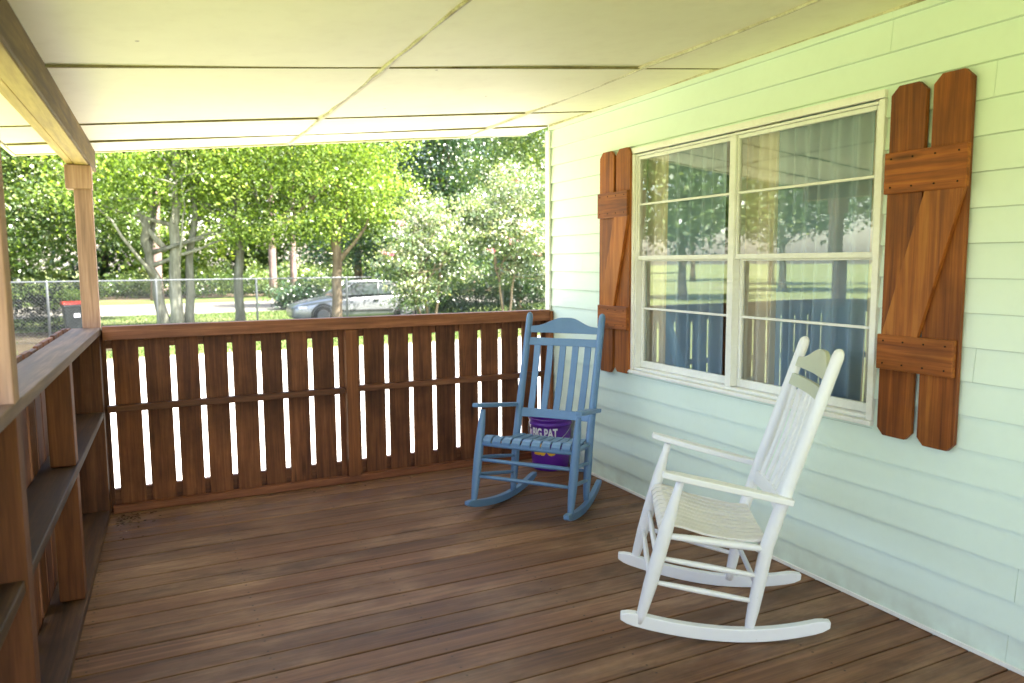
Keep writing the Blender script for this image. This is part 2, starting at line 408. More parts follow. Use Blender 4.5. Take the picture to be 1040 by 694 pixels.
M['lf_pale'] = leafmat('pale_glossy_shrub_leaves', [(0.0, (0.035, 0.070, 0.026)), (0.35, (0.105, 0.16, 0.065)), (0.58, (0.20, 0.27, 0.11)), (0.8, (0.36, 0.38, 0.24)), (1.0, (0.58, 0.53, 0.46))], 0.3, 0.10)
M['blossom'] = leafmat('pink_blossom', [(0.0, (0.55, 0.10, 0.16)), (1.0, (0.75, 0.35, 0.38))], 0.3, 0.03)

def glassmat():
    t = NT('window_glass')
    fr = t.n('ShaderNodeFresnel'); fr.inputs[0].default_value = 1.52
    nb = t.noise(t.obj(), 1.6, 2, 0.4); b = t.n('ShaderNodeBump'); b.inputs['Strength'].default_value = 0.03; b.inputs['Distance'].default_value = 0.02
    t.l(nb, b.inputs['Height'])
    g = t.n('ShaderNodeBsdfGlossy'); g.inputs['Roughness'].default_value = 0.0; t.l(b.outputs[0], g.inputs['Normal'])
    g.inputs[0].default_value = (0.95, 1.0, 0.97, 1)
    tr = t.n('ShaderNodeBsdfTransparent'); tr.inputs[0].default_value = (0.97, 0.98, 0.97, 1)
    f = t.math('ADD', t.math('MULTIPLY', fr.outputs[0], 2.2), 0.015)
    f = t.math('MINIMUM', f, 1.0)
    m = t.n('ShaderNodeMixShader'); t.l(f, m.inputs[0]); t.l(tr.outputs[0], m.inputs[1]); t.l(g.outputs[0], m.inputs[2])
    t.l(m.outputs[0], t.out.inputs['Surface'])
    return t.m
M['glass'] = glassmat()
def clothmat(name, col, dk):
    t = NT(name)
    n = t.noise(t.obj((40, 40, 40)), 4.0, 3, 0.6); n2 = t.noise(t.obj(), 3.0, 4, 0.6)
    c = t.mix(t.math('MULTIPLY', n2, 0.5), col, dk)
    d = t.n('ShaderNodeBsdfDiffuse'); t.l(c, d.inputs[0]); tr = t.n('ShaderNodeBsdfTranslucent'); t.l(c, tr.inputs[0])
    b = t.n('ShaderNodeBump'); b.inputs['Strength'].default_value = 0.2; b.inputs['Distance'].default_value = 0.002
    t.l(n, b.inputs['Height']); t.l(b.outputs[0], d.inputs['Normal'])
    m = t.n('ShaderNodeMixShader'); m.inputs[0].default_value = 0.04
    t.l(d.outputs[0], m.inputs[1]); t.l(tr.outputs[0], m.inputs[2]); t.l(m.outputs[0], t.out.inputs['Surface'])
    return t.m
M['cur_cream'] = clothmat('cream_curtain_cloth', (0.94, 0.87, 0.74), (0.78, 0.68, 0.52))
M['cur_blue'] = clothmat('slate_blue_curtain_cloth', (0.44, 0.57, 0.67), (0.26, 0.35, 0.43))

# ================================================================== SETTING
def sheet(name, poly, z, mat, label, cat='ground'):
    m = MB(); m.add([(x, y, z) for x, y in poly], [tuple(range(len(poly)))])
    o = m.build(name, mat, fix=False); tag(o, kind='structure', label=label, cat=cat)
    return o
sheet('lawn', [(-300, -300), (300, -300), (300, 300), (-300, 300)], GZ, M['lawn'], 'wide green lawn around the porch and the road')
def wavy(x0, x1, y0, y1, n=40, amp=0.35):
    a = [(x0+(x1-x0)*i/n, y0+random.uniform(-amp, amp)) for i in range(n+1)]
    b = [(x1-(x1-x0)*i/n, y1+random.uniform(-amp, amp)) for i in range(n+1)]
    return a+b
sheet('driveway', wavy(-4.1, 30, 0.9, 12.6, 30, 0.12), GZ+0.004, M['drive'], 'pale sunlit concrete yard just beyond the back railing')
sheet('gravel_road', wavy(-9, 70, 27.5, 36.5, 60, 0.4), GZ+0.004, M['path'], 'pale gravel road beyond the chain link fence', 'road')
sheet('verge', wavy(-10, 60, 12.9, 46, 70, 0.1), GZ+0.002, M['verge'], 'strip of mown grass around the chain link fence and the road')
sheet('leaf_litter', wavy(-11, 90, 42.5, 70, 60, 0.8), GZ+0.008, M['dirt'], 'brown leaf litter under the far trees')
sheet('shade_toned_soil', wavy(-14, -3.2, 14.6, 20.8, 14, 0.4), GZ+0.012, M['soil'], 'brown soil at the left with tree shade put into its colour')

# grass tufts (one mass nobody could count)
def grass():
    n = 52000
    x = rng.uniform(-12, 16, n); y = rng.uniform(12.9, 27.3, n)
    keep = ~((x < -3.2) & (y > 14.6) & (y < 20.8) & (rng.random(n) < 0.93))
    x, y = x[keep], y[keep]; n = len(x)
    h = rng.uniform(0.03, 0.085, n); a = rng.uniform(0, 2*np.pi, n); w = rng.uniform(0.008, 0.018, n)
    lx, ly = rng.normal(0, .02, n), rng.normal(0, .02, n)
    v = np.zeros((n, 3, 3))
    v[:, 0] = np.stack([x-np.cos(a)*w, y-np.sin(a)*w, np.full(n, GZ)], 1)
    v[:, 1] = np.stack([x+np.cos(a)*w, y+np.sin(a)*w, np.full(n, GZ)], 1)
    v[:, 2] = np.stack([x+lx, y+ly, GZ+h], 1)
    o = np_mesh('grass', v.reshape(-1, 3), np.arange(n*3).reshape(-1, 3), rng.random(n), M['grass'])
    tag(o, 'short green grass blades on the lawn by the fence', 'grass', kind='stuff')
grass()

# deck ------------------------------------------------------------------
d = MB()
y = 0.045
while y > -7.0:
    xs = [-3.17]
    if random.random() < 0.0: xs.append(random.uniform(-2.4, -0.6))
    xs.append(0.0)
    for a, b in zip(xs[:-1], xs[1:]):
        z = random.uniform(-0.0015, 0.0015)
        d.box((a, y-0.1375, -0.028), (b-0.0015, y, z))
    y -= 0.1445
dk = d.build('porch_deck', M['deck'], bevel=0.0035)
tag(dk, 'worn brown stained porch floor boards running up to the mint wall', 'porch floor', kind='structure')
d = MB(); d.box((-3.16, -7.0, -0.20), (-0.0, 0.04, -0.034)); d.box((-3.10, -6.9, GZ), (-2.95, 0.0, -0.20)); d.box((-3.1, -0.1, GZ), (-0.02, 0.0, -0.2))
dj = d.build('deck_joists', M['dark'])
tag(dj, kind='structure', label='dark framing under the porch floor boards', cat='framing')

# ==================================================================== HOUSE
house = tag(empty('house', (0, 0, 0)), 'mint green clapboard house with cream porch ceiling and stained wood shutters', 'house')
WY0, WY1, WZ0, WZ1 = -2.813, -1.067, 0.79, 2.132     # window hole in the wall
yend = -9.0
sd = MB()
expo = 0.127; z = 0.883 - expo*7
courses = []
zz = -0.006
while z < 2.6:
    courses.append((max(zz, -0.006), z)); zz = z; z += expo
courses.append((zz, 2.62))
def lap(y0, y1, z0, z1):
    if z1-z0 < 0.003: return
    k = 0.0125*min(1, (z1-z0)/expo)
    # clapboard: proud at the bottom edge, tucked under the next one at the top
    sd.prism([(0.0, z0-0.0), (-0.003-k, z0), (-0.003, z1), (0.0, z1)], 'y', y0, y1)
for z0, z1 in courses:
    segs = [(yend, 0.0)]
    joint = random.uniform(-8.5, -4.2)
    segs = [(yend, joint-0.001), (joint+0.001, 0.0)]
    if len(segs) and random.random() < 0.45:
        j2 = random.uniform(-3.9, -3.2) if random.random() < 0.6 else random.uniform(-0.6, -0.2)
        segs = [(yend, joint-0.001), (joint+0.001, j2-0.0008), (j2+0.0008, 0.0)] if j2 > joint else segs
    if z0 > 2.2: segs = [(yend, -2.8235), (-2.8215, 0.0)]
    for y0, y1 in segs:
        a, b = max(z0, WZ0), min(z1, WZ1)
        if b <= a or y1 < WY0 or y0 > WY1:
            lap(y0, y1, z0, z1); continue
        lap(y0, WY0, z0, z1); lap(WY1, y1, z0, z1)
        if z0 < WZ0: lap(WY0, WY1, z0, WZ0)
        if z1 > WZ1: lap(WY0, WY1, WZ1, z1)
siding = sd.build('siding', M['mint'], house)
bw = MB()     # solid wall behind the clapboards, with the window opening
for a, b in (((0.001, yend, GZ), (0.11, WY0, 2.62)), ((0.001, WY1, GZ), (0.11, -0.002, 2.62)), ((0.001, WY0, GZ), (0.11, WY1, WZ0)), ((0.001, WY0, WZ1), (0.11, WY1, 2.62))):
    bw.box(a, b)
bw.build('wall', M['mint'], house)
ew = MB()
for k in range(26):
    z0 = GZ+expo*k
    ew.prism([(0.0, z0), (0.017, z0), (0.004, z0+expo), (0.0, z0+expo)], 'x', 0.02, 8.0)
# end wall clapboards face +Y
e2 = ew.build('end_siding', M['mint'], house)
w2 = MB(); w2.box((0.115, -0.10, GZ), (8.0, -0.003, 2.62)); w2.box((7.9, yend, GZ), (8.0, -0.11, 2.62)); w2.box((0.115, yend, GZ), (7.89, yend+0.1, 2.62))
w2.build('wall', M['mint'], house)
ct = MB(); ct.box((-0.030, -0.040, -0.004), (-0.0165, 0.018, 2.40)); ct.box((-0.0165, 0.0, 0.0), (0.04, 0.020, 2.40))
ct.build('corner_trim', M['trim_white'], house, bevel=0.002)
bt = MB(); bt.box((-0.024, yend, 0.0015), (-0.0165, -0.042, 0.020))
bt.build('bottom_trim', M['trim_white'], house, bevel=0.002)
# room behind the window
rm = MB()
rm.box((0.115, -4.4, -0.02), (3.6, -0.12, -0.005)); rm.box((0.115, -4.4, 2.44), (3.6, -0.12, 2.45))
rm.box((3.6, -4.4, 0), (3.62, -0.12, 2.44)); rm.box((0.115, -4.42, 0), (3.6, -4.4, 2.44)); rm.box((0.115, -0.13, 0), (3.6, -0.115, 2.44))
rm.build('room_lining', M['wall_in'], house)

# porch ceiling: panels with open seams, sagging a little
def cz(x): return 2.445 + 0.10*x
XS = [-3.36, -1.79, -0.50, -0.002]
YS = [0.40, 0.0, -0.60, -1.82, -3.04, -4.26, -5.48, -6.7, -7.92, -9.0]
def panel(x0, x1, y0, y1, seed):
    nx, ny = 26, 20
    v = []; f = []
    rr = random.Random(seed); ph = rr.uniform(0, 6); am = rr.uniform(0.006, 0.013)
    if y0 == 0.0 or y1 == 0.0: am = 0.005
    g = 0.003
    for j in range(ny+1):
        for i in range(nx+1):
            u, w = i/nx, j/ny
            x = x0+g+(x1-x0-2*g)*u; yy = y0-g-(y0-y1-2*g)*w
            sag = -am*math.sin(math.pi*w)*(0.6+0.4*math.sin(3.1*x+ph)) - 0.004*math.sin(2.2*x+ph*2)*math.cos(1.7*yy)
            v.append((x, yy, cz(x)+sag))
    for j in range(ny):
        for i in range(nx):
            a = j*(nx+1)+i
            f.append((a, a+1, a+nx+2, a+nx+1))
    m = MB(); m.add(v, f, smooth=True)
    return m.build('ceiling_panel', M['ceil'], house, fix=False)
s_ = 0
for i in range(3):
    for j in range(len(YS)-1):
        s_ += 1; panel(XS[i], XS[i+1], YS[j], YS[j+1], s_)
cb = MB()
cb.add([(-3.36, 0.40, cz(-3.36)+0.03), (0, 0.40, cz(0)+0.03), (0, -9, cz(0)+0.03), (-3.36, -9, cz(-3.36)+0.03)], [(0, 1, 2, 3)])
cb.build('ceiling_backing', M['dark'], house)
for x in (-1.79, -0.50):
    p = []
    yy = 0.38
    while yy > -8.9:
        p.append((x+random.uniform(-0.005, 0.005), yy, cz(x)-0.006+random.uniform(-0.002, 0.002))); yy -= 0.12
    b = MB(); b.tube(p, [0.0085+random.uniform(-0.002, 0.002) for _ in p], 6)
    b.build('seam_batten', M['batten'], house)
    b = MB(); b.ribbon([(q[0]+0.004, q[1], cz(q[0])-0.0035) for q in p], [0.045+random.uniform(-0.012, 0.012) for _ in p], 0.003); b.build('seam_filler', M['filler'], house)
for y_ in YS[1:-1]:
    b = MB()
    for x0_, x1_ in ((-3.35, -1.80), (-1.78, -0.51), (-0.49, -0.02)):
        b.bar((x0_, y_, cz(x0_)-0.001), (x1_, y_, cz(x1_)-0.001), 0.011, 0.012)
    b.build('cross_seam', M['seam'], house)
cr = MB(); cr.bar((-0.014, -0.02, cz(0)-0.006), (-0.014, -8.9, cz(0)-0.006), 0.012, 0.010)
cr.build('ceiling_edge_strip', M['batten'], house)
# porch roof, its edge boards
rf = MB()
def zr(x): return cz(x)+0.10
rf.add([(-3.42, 0.47, zr(-3.42)), (0, 0.47, zr(0)), (0, -9.05, zr(0)), (-3.42, -9.05, zr(-3.42)),
        (-3.42, 0.47, zr(-3.42)+0.03), (0, 0.47, zr(0)+0.03), (0, -9.05, zr(0)+0.03), (-3.42, -9.05, zr(-3.42)+0.03)],
       [(0, 3, 2, 1), (4, 5, 6, 7), (0, 1, 5, 4), (1, 2, 6, 5), (2, 3, 7, 6), (3, 0, 4, 7)])
rf.build('porch_roof', M['roof'], house)
fa = MB()
fa.bar((-3.38, 0.412, cz(-3.38)+0.038), (0.02, 0.412, cz(0.02)+0.038), 0.02, 0.095)
fa.build('fascia', M['ceil'], house, bevel=0.002)
fb = MB(); fb.box((-3.38, 0.40, cz(-3.36)-0.01), (-3.362, -9.0, cz(-3.36)+0.10)); fb.build('fascia', M['ceil'], house, bevel=0.002)
# corrugation ends of the roof sheet hanging just below the edge board
x = -3.3
while x < -0.9:
    dr = MB(); dr.tube([(x, 0.424, cz(x)-0.008), (x, 0.452, cz(x)-0.006)], 0.008+random.uniform(0, 0.003), 8); x += 0.17
    dr.build('roof_clip', M['dark'], house)
mr = MB()
ridge = 4.6
prof = [(-0.02, 2.56), (4.0, ridge), (8.3, 2.50), (8.3, 2.56), (4.0, ridge+0.08), (-0.02, 2.63)]
mr.prism(prof, 'y', 0.40, yend-0.3); mr.build('roof', M['roof'], house)
gb = MB(); gb.prism([(0.1, 2.62), (7.9, 2.62), (4.0, ridge-0.06)], 'y', -0.02, -0.06); gb.build('gable', M['mint'], house)
gb = MB(); gb.prism([(0.1, 2.62), (7.9, 2.62), (4.0, ridge-0.06)], 'y', yend+0.06, yend+0.02); gb.build('gable', M['mint'], house)

# beam and posts --------------------------------------------------------
ang = R(-1.1)
beam = MB(); inner = MB()
def bx(y, dx): return -2.955+0.021*y+dx
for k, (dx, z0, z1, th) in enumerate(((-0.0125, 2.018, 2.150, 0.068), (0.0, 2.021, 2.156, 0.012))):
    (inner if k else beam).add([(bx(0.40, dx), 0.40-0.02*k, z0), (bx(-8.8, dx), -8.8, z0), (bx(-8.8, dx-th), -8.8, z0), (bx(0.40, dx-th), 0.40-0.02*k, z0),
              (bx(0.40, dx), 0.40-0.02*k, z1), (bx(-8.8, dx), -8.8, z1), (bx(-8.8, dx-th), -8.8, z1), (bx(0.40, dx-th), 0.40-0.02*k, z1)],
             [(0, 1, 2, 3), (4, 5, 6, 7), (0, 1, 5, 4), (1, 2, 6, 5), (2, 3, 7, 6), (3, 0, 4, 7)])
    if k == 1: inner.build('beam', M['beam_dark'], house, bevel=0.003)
beam.add([(bx(0.38, -0.084), 0.39, 2.022), (bx(-8.8, -0.084), -8.8, 2.022), (bx(-8.8, -0.124), -8.8, 2.022), (bx(0.38, -0.124), 0.39, 2.022),
          (bx(0.38, -0.084), 0.39, 2.146), (bx(-8.8, -0.084), -8.8, 2.146), (bx(-8.8, -0.124), -8.8, 2.140), (bx(0.38, -0.124), 0.39, 2.140)],
         [(0, 1, 2, 3), (4, 5, 6, 7), (0, 1, 5, 4), (1, 2, 6, 5), (2, 3, 7, 6), (3, 0, 4, 7)])
beam.build('beam', M['beam'], house, bevel=0.003)
def post(y0, y1, x1=-2.96, cap=True):
    m = MB(); m.box((x1-0.09, y0, GZ), (x1, y1, 1.90 if cap else 2.016))
    o = m.build('porch_post', M['post'], house, bevel=0.004)
    if cap:
        c = MB(); c.box((x1-0.128, y0-0.018, 1.885), (x1+0.004, y1+0.018, 2.016))
        c.build('post_cap', M['post'], o, bevel=0.004)
    return o
post(0.0, 0.09)
post(-2.63, -2.54, -3.047, False)
post(-5.05, -4.96, -3.10, False)
post(-8.75, -8.66, -3.18, False)

# window ------------------------------------------------------------------
wn = MB()   # outer casing boards
c0 = -0.026
wn.box((c0, WY0-0.0, WZ1-0.026), (0.0, WY1, WZ1+0.006)); wn.box((c0, WY1-0.030, WZ0), (0.0, WY1+0.004, WZ1-0.031))
wn.box((c0, WY0-0.004, WZ0), (0.0, WY0+0.024, WZ1-0.031)); wn.box((c0-0.012, WY0-0.006, WZ0-0.020), (0.0, WY1+0.006, WZ0-0.001))
win = wn.build('window', M['trim_white'], house, bevel=0.002)
fy0, fy1, fz0, fz1 = WY0+0.026, WY1-0.032, WZ0+0.002, WZ1-0.033
MUL = -1.938
fr = MB()
fr.box((-0.012, fy0, fz0), (0.06, fy0+0.010, fz1)); fr.box((-0.012, fy1-0.010, fz0), (0.06, fy1, fz1))
fr.box((-0.012, fy0+0.011, fz0), (0.06, fy1-0.011, fz0+0.014)); fr.box((-0.012, fy0+0.011, fz1-0.012), (0.06, fy1-0.011, fz1))
fr.build('frame', M['alu'], win, bevel=0.002)
mu = MB(); mu.box((-0.016, MUL-0.021, fz0+0.016), (0.062, MUL+0.021, fz1-0.014)); mu.build('mullion', M['alu'], win, bevel=0.003)
MR = 1.474
for (a, b) in ((fy0+0.012, MUL-0.023), (MUL+0.023, fy1-0.012)):
    # upper sash sits outside, lower sash inside
    for (z0, z1, xo, zm, tw) in ((MR-0.006, fz1-0.014, -0.004, 1.800, 0.010), (fz0+0.016, MR+0.004, 0.028, 1.172, 0.018)):
        s = MB()
        xi = xo+0.022
        s.box((xo, a, z0), (xi, a+tw, z1)); s.box((xo, b-tw, z0), (xi, b, z1))
        lo = 0.024 if z0 > 1.4 else 0.040
        hi = 0.018 if z0 > 1.4 else 0.02
        s.box((xo, a+tw+0.0005, z0), (xi, b-tw-0.0005, z0+lo)); s.box((xo, a+tw+0.0005, z1-hi), (xi, b-tw-0.0005, z1))
        s.box((xo+0.002, a+tw+0.0005, zm-0.006), (xi-0.002, b-tw-0.0005, zm+0.006))
        so = s.build('sash', M['alu'], win, bevel=0.0015)
        g = MB(); xg = xo+0.012
        g.add([(xg, a+tw+0.001, z0+lo), (xg, b-tw-0.001, z0+lo), (xg, b-tw-0.001, z1-hi), (xg, a+tw+0.001, z1-hi)], [(3, 2, 1, 0)])
        go = g.build('pane', M['glass'], win, fix=False)

# shutters ------------------------------------------------------------------
CX, CY, CZ = -2.7330, -4.9531, 1.46
def onx(y, z, x0):      # a point measured on the wall plane moved out to the board face
    t = (x0-CX)/(0-CX); return (CY+(y-CY)*t, CZ+(z-CZ)*t)
def shutter(b1, b2, rails, diag, label):
    XB = -0.040
    # first board is the shutter's base mesh, the others are its children
    root = None
    for (y0, y1, z0, z1) in (b1, b2):
        (ya, za), (yb, zb) = onx(y0, z0, XB), onx(y1, z1, XB)
        w = yb-ya; c = w*0.22
        poly = [(ya+c*.8, za), (yb-c*.8, za), (yb, za+c*.9), (yb, zb-c), (yb-c, zb), (ya+c, zb), (ya, zb-c), (ya, za+c*.9)]
        m = MB(); m.prism(poly, 'x', XB, XB+0.021)
        if root is None:
            root = m.build('shutter', M['shut_z'], house, bevel=0.002); root['label'] = label
        else:
            m.build('board', M['shut_z'], root, bevel=0.002)
    XR = XB-0.021
    (ya, za), (yb, zb) = onx(diag[0][0], diag[0][1], XR), onx(diag[1][0], diag[1][1], XR)
    wdt = diag[2]
    m = MB(); m.prism([(ya, za), (ya+wdt, za), (yb+wdt, zb), (yb, zb)], 'x', XR+0.002, XB-0.0005); m.build('brace', M['shut_brace'], root, bevel=0.002)
    for (y0, y1, z0, z1) in rails:
        (ya, za), (yb, zb) = onx(y0, z0, XR-0.002), onx(y1, z1, XR-0.002)
        m = MB(); m.box((XR-0.002, ya, za), (XB-0.0005, yb, zb)); r = m.build('batten', M['shut_y'], root, bevel=0.003)
        for yy in np.linspace(ya+0.03, yb-0.03, 4):
            for z_ in (za+0.025, zb-0.025):
                s = MB()
                s.lathe([(0.0001, -0.0005), (0.0035, -0.0005), (0.0035, 0.0015), (0.0001, 0.0015)], (0, 0, 0), 8)
                n = len(s.v)-32
                for q in range(n, n+32):
                    p = s.v[q]; s.v[q] = (XR-0.003-p[2], yy+p[0], z_+p[1])
                s.build('screw_head', M['dark'], r)
# bigger y is farther from the camera
shutter((-2.978, -2.824, 0.735, 2.143), (-3.158, -3.005, 0.728, 2.152), [(-3.150, -2.806, 1.722, 1.886), (-3.136, -2.806, 1.010, 1.154)],
        ((-2.983, 1.15), (-3.146, 1.725), 0.156), 'large stained plank shutter at the near side of the window')
shutter((-0.838, -0.676, 0.735, 2.160), (-1.020, -0.865, 0.750, 2.160), [(-0.986, -0.648, 1.740, 1.900), (-0.990, -0.655, 1.025, 1.172)],
        ((-0.838, 1.165), (-0.992, 1.745), 0.150), 'stained plank shutter at the far side of the window')

# curtains ---------------------------------------------------------------
def curtain(y0, y1, z0, z1, x, mat, folds, amp, label, cat='curtain', seed=1):
    rr = random.Random(seed)
    n = folds*14; m = 12; v = []; f = []
    ph = [rr.uniform(0, 6.28) for _ in range(4)]
    for j in range(m+1):
        w = j/m
        for i in range(n+1):
            u = i/n
            yy = y0+(y1-y0)*u
            yy += (1-w)*0.02*math.sin(u*9+ph[0])
            a = 1.25*amp*(0.75+0.35*(1-w))
            xx = x+a*math.sin(2*math.pi*folds*(u+0.03*math.sin(7*u+ph[1]))+ph[2])+a*0.3*math.sin(2*math.pi*folds*1.7*u+ph[3]+w)
            v.append((xx, yy, z0+(z1-z0)*w))
    for j in range(m):
        for i in range(n):
            a = j*(n+1)+i; f.append((a, a+1, a+n+2, a+n+1))
    mm = MB(); mm.add(v, f, smooth=True)
    o = mm.build('curtain', mat, fix=False)
    return tag(o, label, cat, 'curtains hanging behind the window')
# (seen through the panes; the curtain plane lies 0.14 m inside)
curtain(-1.33, -1.02, 0.72, 2.22, 0.118, M['cur_cream'], 4, 0.018, 'cream curtain at the far edge of the window next to the small shutter', seed=3)
curtain(-1.78, -1.30, 0.72, 2.22, 0.100, M['cur_blue'], 5, 0.022, 'slate blue curtain in the far window unit', seed=5)
curtain(-2.16, -1.80, 0.72, 2.22, 0.118, M['cur_cream'], 6, 0.018, 'pleated cream curtain just beside the centre mullion', seed=8)
curtain(-2.66, -2.13, 0.72, 2.22, 0.095, M['cur_blue'], 6, 0.022, 'slate blue curtain in the near window unit behind the white rocking chair', seed=9)
curtain(-2.86, -2.63, 0.72, 2.22, 0.115, M['cur_cream'], 3, 0.014, 'narrow cream curtain at the near edge of the window by the large shutter', seed=12)

# ================================================================= RAILINGS
def railing_back():
    root = tag(empty('porch_railing', (-1.5, 0.0, 0)), 'dark brown plank railing with light gaps across the far end of the porch', 'railing')
    ox = 1.5
    gaps = [-2.923, -2.755, -2.587, -2.427, -2.263, -2.092, -1.936, -1.773, -1.605, -1.435, -1.264, -1.092, -0.922, -0.748, -0.576, -0.413, -0.25, -0.09]
    edges = [-3.04] + gaps + [0.02]
    for i in range(len(edges)-1):
        a, b = edges[i]+0.0152, edges[i+1]-0.0152
        if i == 0: a = -2.9595
        if b-a < 0.01 or b > 0: b = min(b, -0.035)
        m = MB(); j = random.uniform(-0.002, 0.002)
        m.box((a+ox, 0.002+j, -0.10), (b+ox, 0.021+j, 1.085+random.uniform(-0.006, 0.006)))
        m.build('picket', M['rail_z'], root, bevel=0.002)
    def rail(a, b, mat, name='rail'):
        m = MB(); m.box((a[0]+ox, a[1], a[2]), (b[0]+ox, b[1], b[2])); return m.build(name, mat, root, bevel=0.003)
    rail((-2.95, -0.080, 1.030), (-0.045, -0.001, 1.108), M['rail_x'], 'top_rail')
    rail((-2.95, 0.0245, 0.972), (-0.005, 0.062, 1.075), M['rail_x'], 'outer_board')
    rail((-2.95, 0.0245, -0.06), (-0.005, 0.062, 0.130), M['rail_x'], 'outer_board')
    rail((-2.95, -0.055, 0.605), (-1.5625, -0.001, 0.643), M['rail_x'], 'middle_rail')
    rail((-1.4775, -0.055, 0.612), (-0.045, -0.001, 0.650), M['rail_x'], 'middle_rail')
    rail((-2.95, -0.048, 0.002), (-0.045, -0.001, 0.045), M['red_trim'], 'bottom_rail')
    rail((-1.560, -0.075, 0.0475), (-1.480, -0.001, 1.028), M['rail_post'], 'stud')
    rail((-0.043, -0.085, 0.022), (-0.018, -0.001, 1.098), M['rail_post'], 'stud')
railing_back()

def railing_left():
    root = tag(empty('porch_railing', (-2.961, 0, 0), R(-1.95)), 'brown plank railing with a flat worn cap along the open left side of the porch', 'railing')
    L = -6.4
    y = -0.02
    while y > L:
        m = MB(); j = random.uniform(-0.002, 0.002)
        m.box((-0.166+j, y-0.138, -0.14), (-0.147+j, y, 1.108+random.uniform(-0.004, 0.010)))
        m.build('picket', M['rail_z'], root, bevel=0.002); y -= 0.167
    def rail(a, b, mat, name, bev=0.003):
        m = MB(); m.box(a, b); return m.build(name, mat, root, bevel=bev)
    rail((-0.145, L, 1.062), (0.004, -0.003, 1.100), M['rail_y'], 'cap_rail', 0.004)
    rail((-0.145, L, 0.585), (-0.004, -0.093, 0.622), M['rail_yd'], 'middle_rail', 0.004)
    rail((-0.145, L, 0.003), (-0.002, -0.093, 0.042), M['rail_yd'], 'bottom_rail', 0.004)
    for y0 in (-1.375, -3.85):
        for z0, z1 in ((0.044, 0.583), (0.624, 1.060)):
            rail((-0.105, y0, z0), (-0.010, y0+0.088, z1), M['rail_post'], 'stud', 0.006)
    for z0, z1 in ((0.002, 1.060),):
        rail((-0.1465, -0.092, z0), (-0.002, 0.0, z1), M['rail_z'], 'stud')
    rail((-0.205, L, 0.985), (-0.168, 0.0, 1.085), M['rail_y'], 'outer_board')
    rail((-0.205, L, -0.10), (-0.168, 0.0, 0.06), M['rail_y'], 'outer_board')
railing_left()

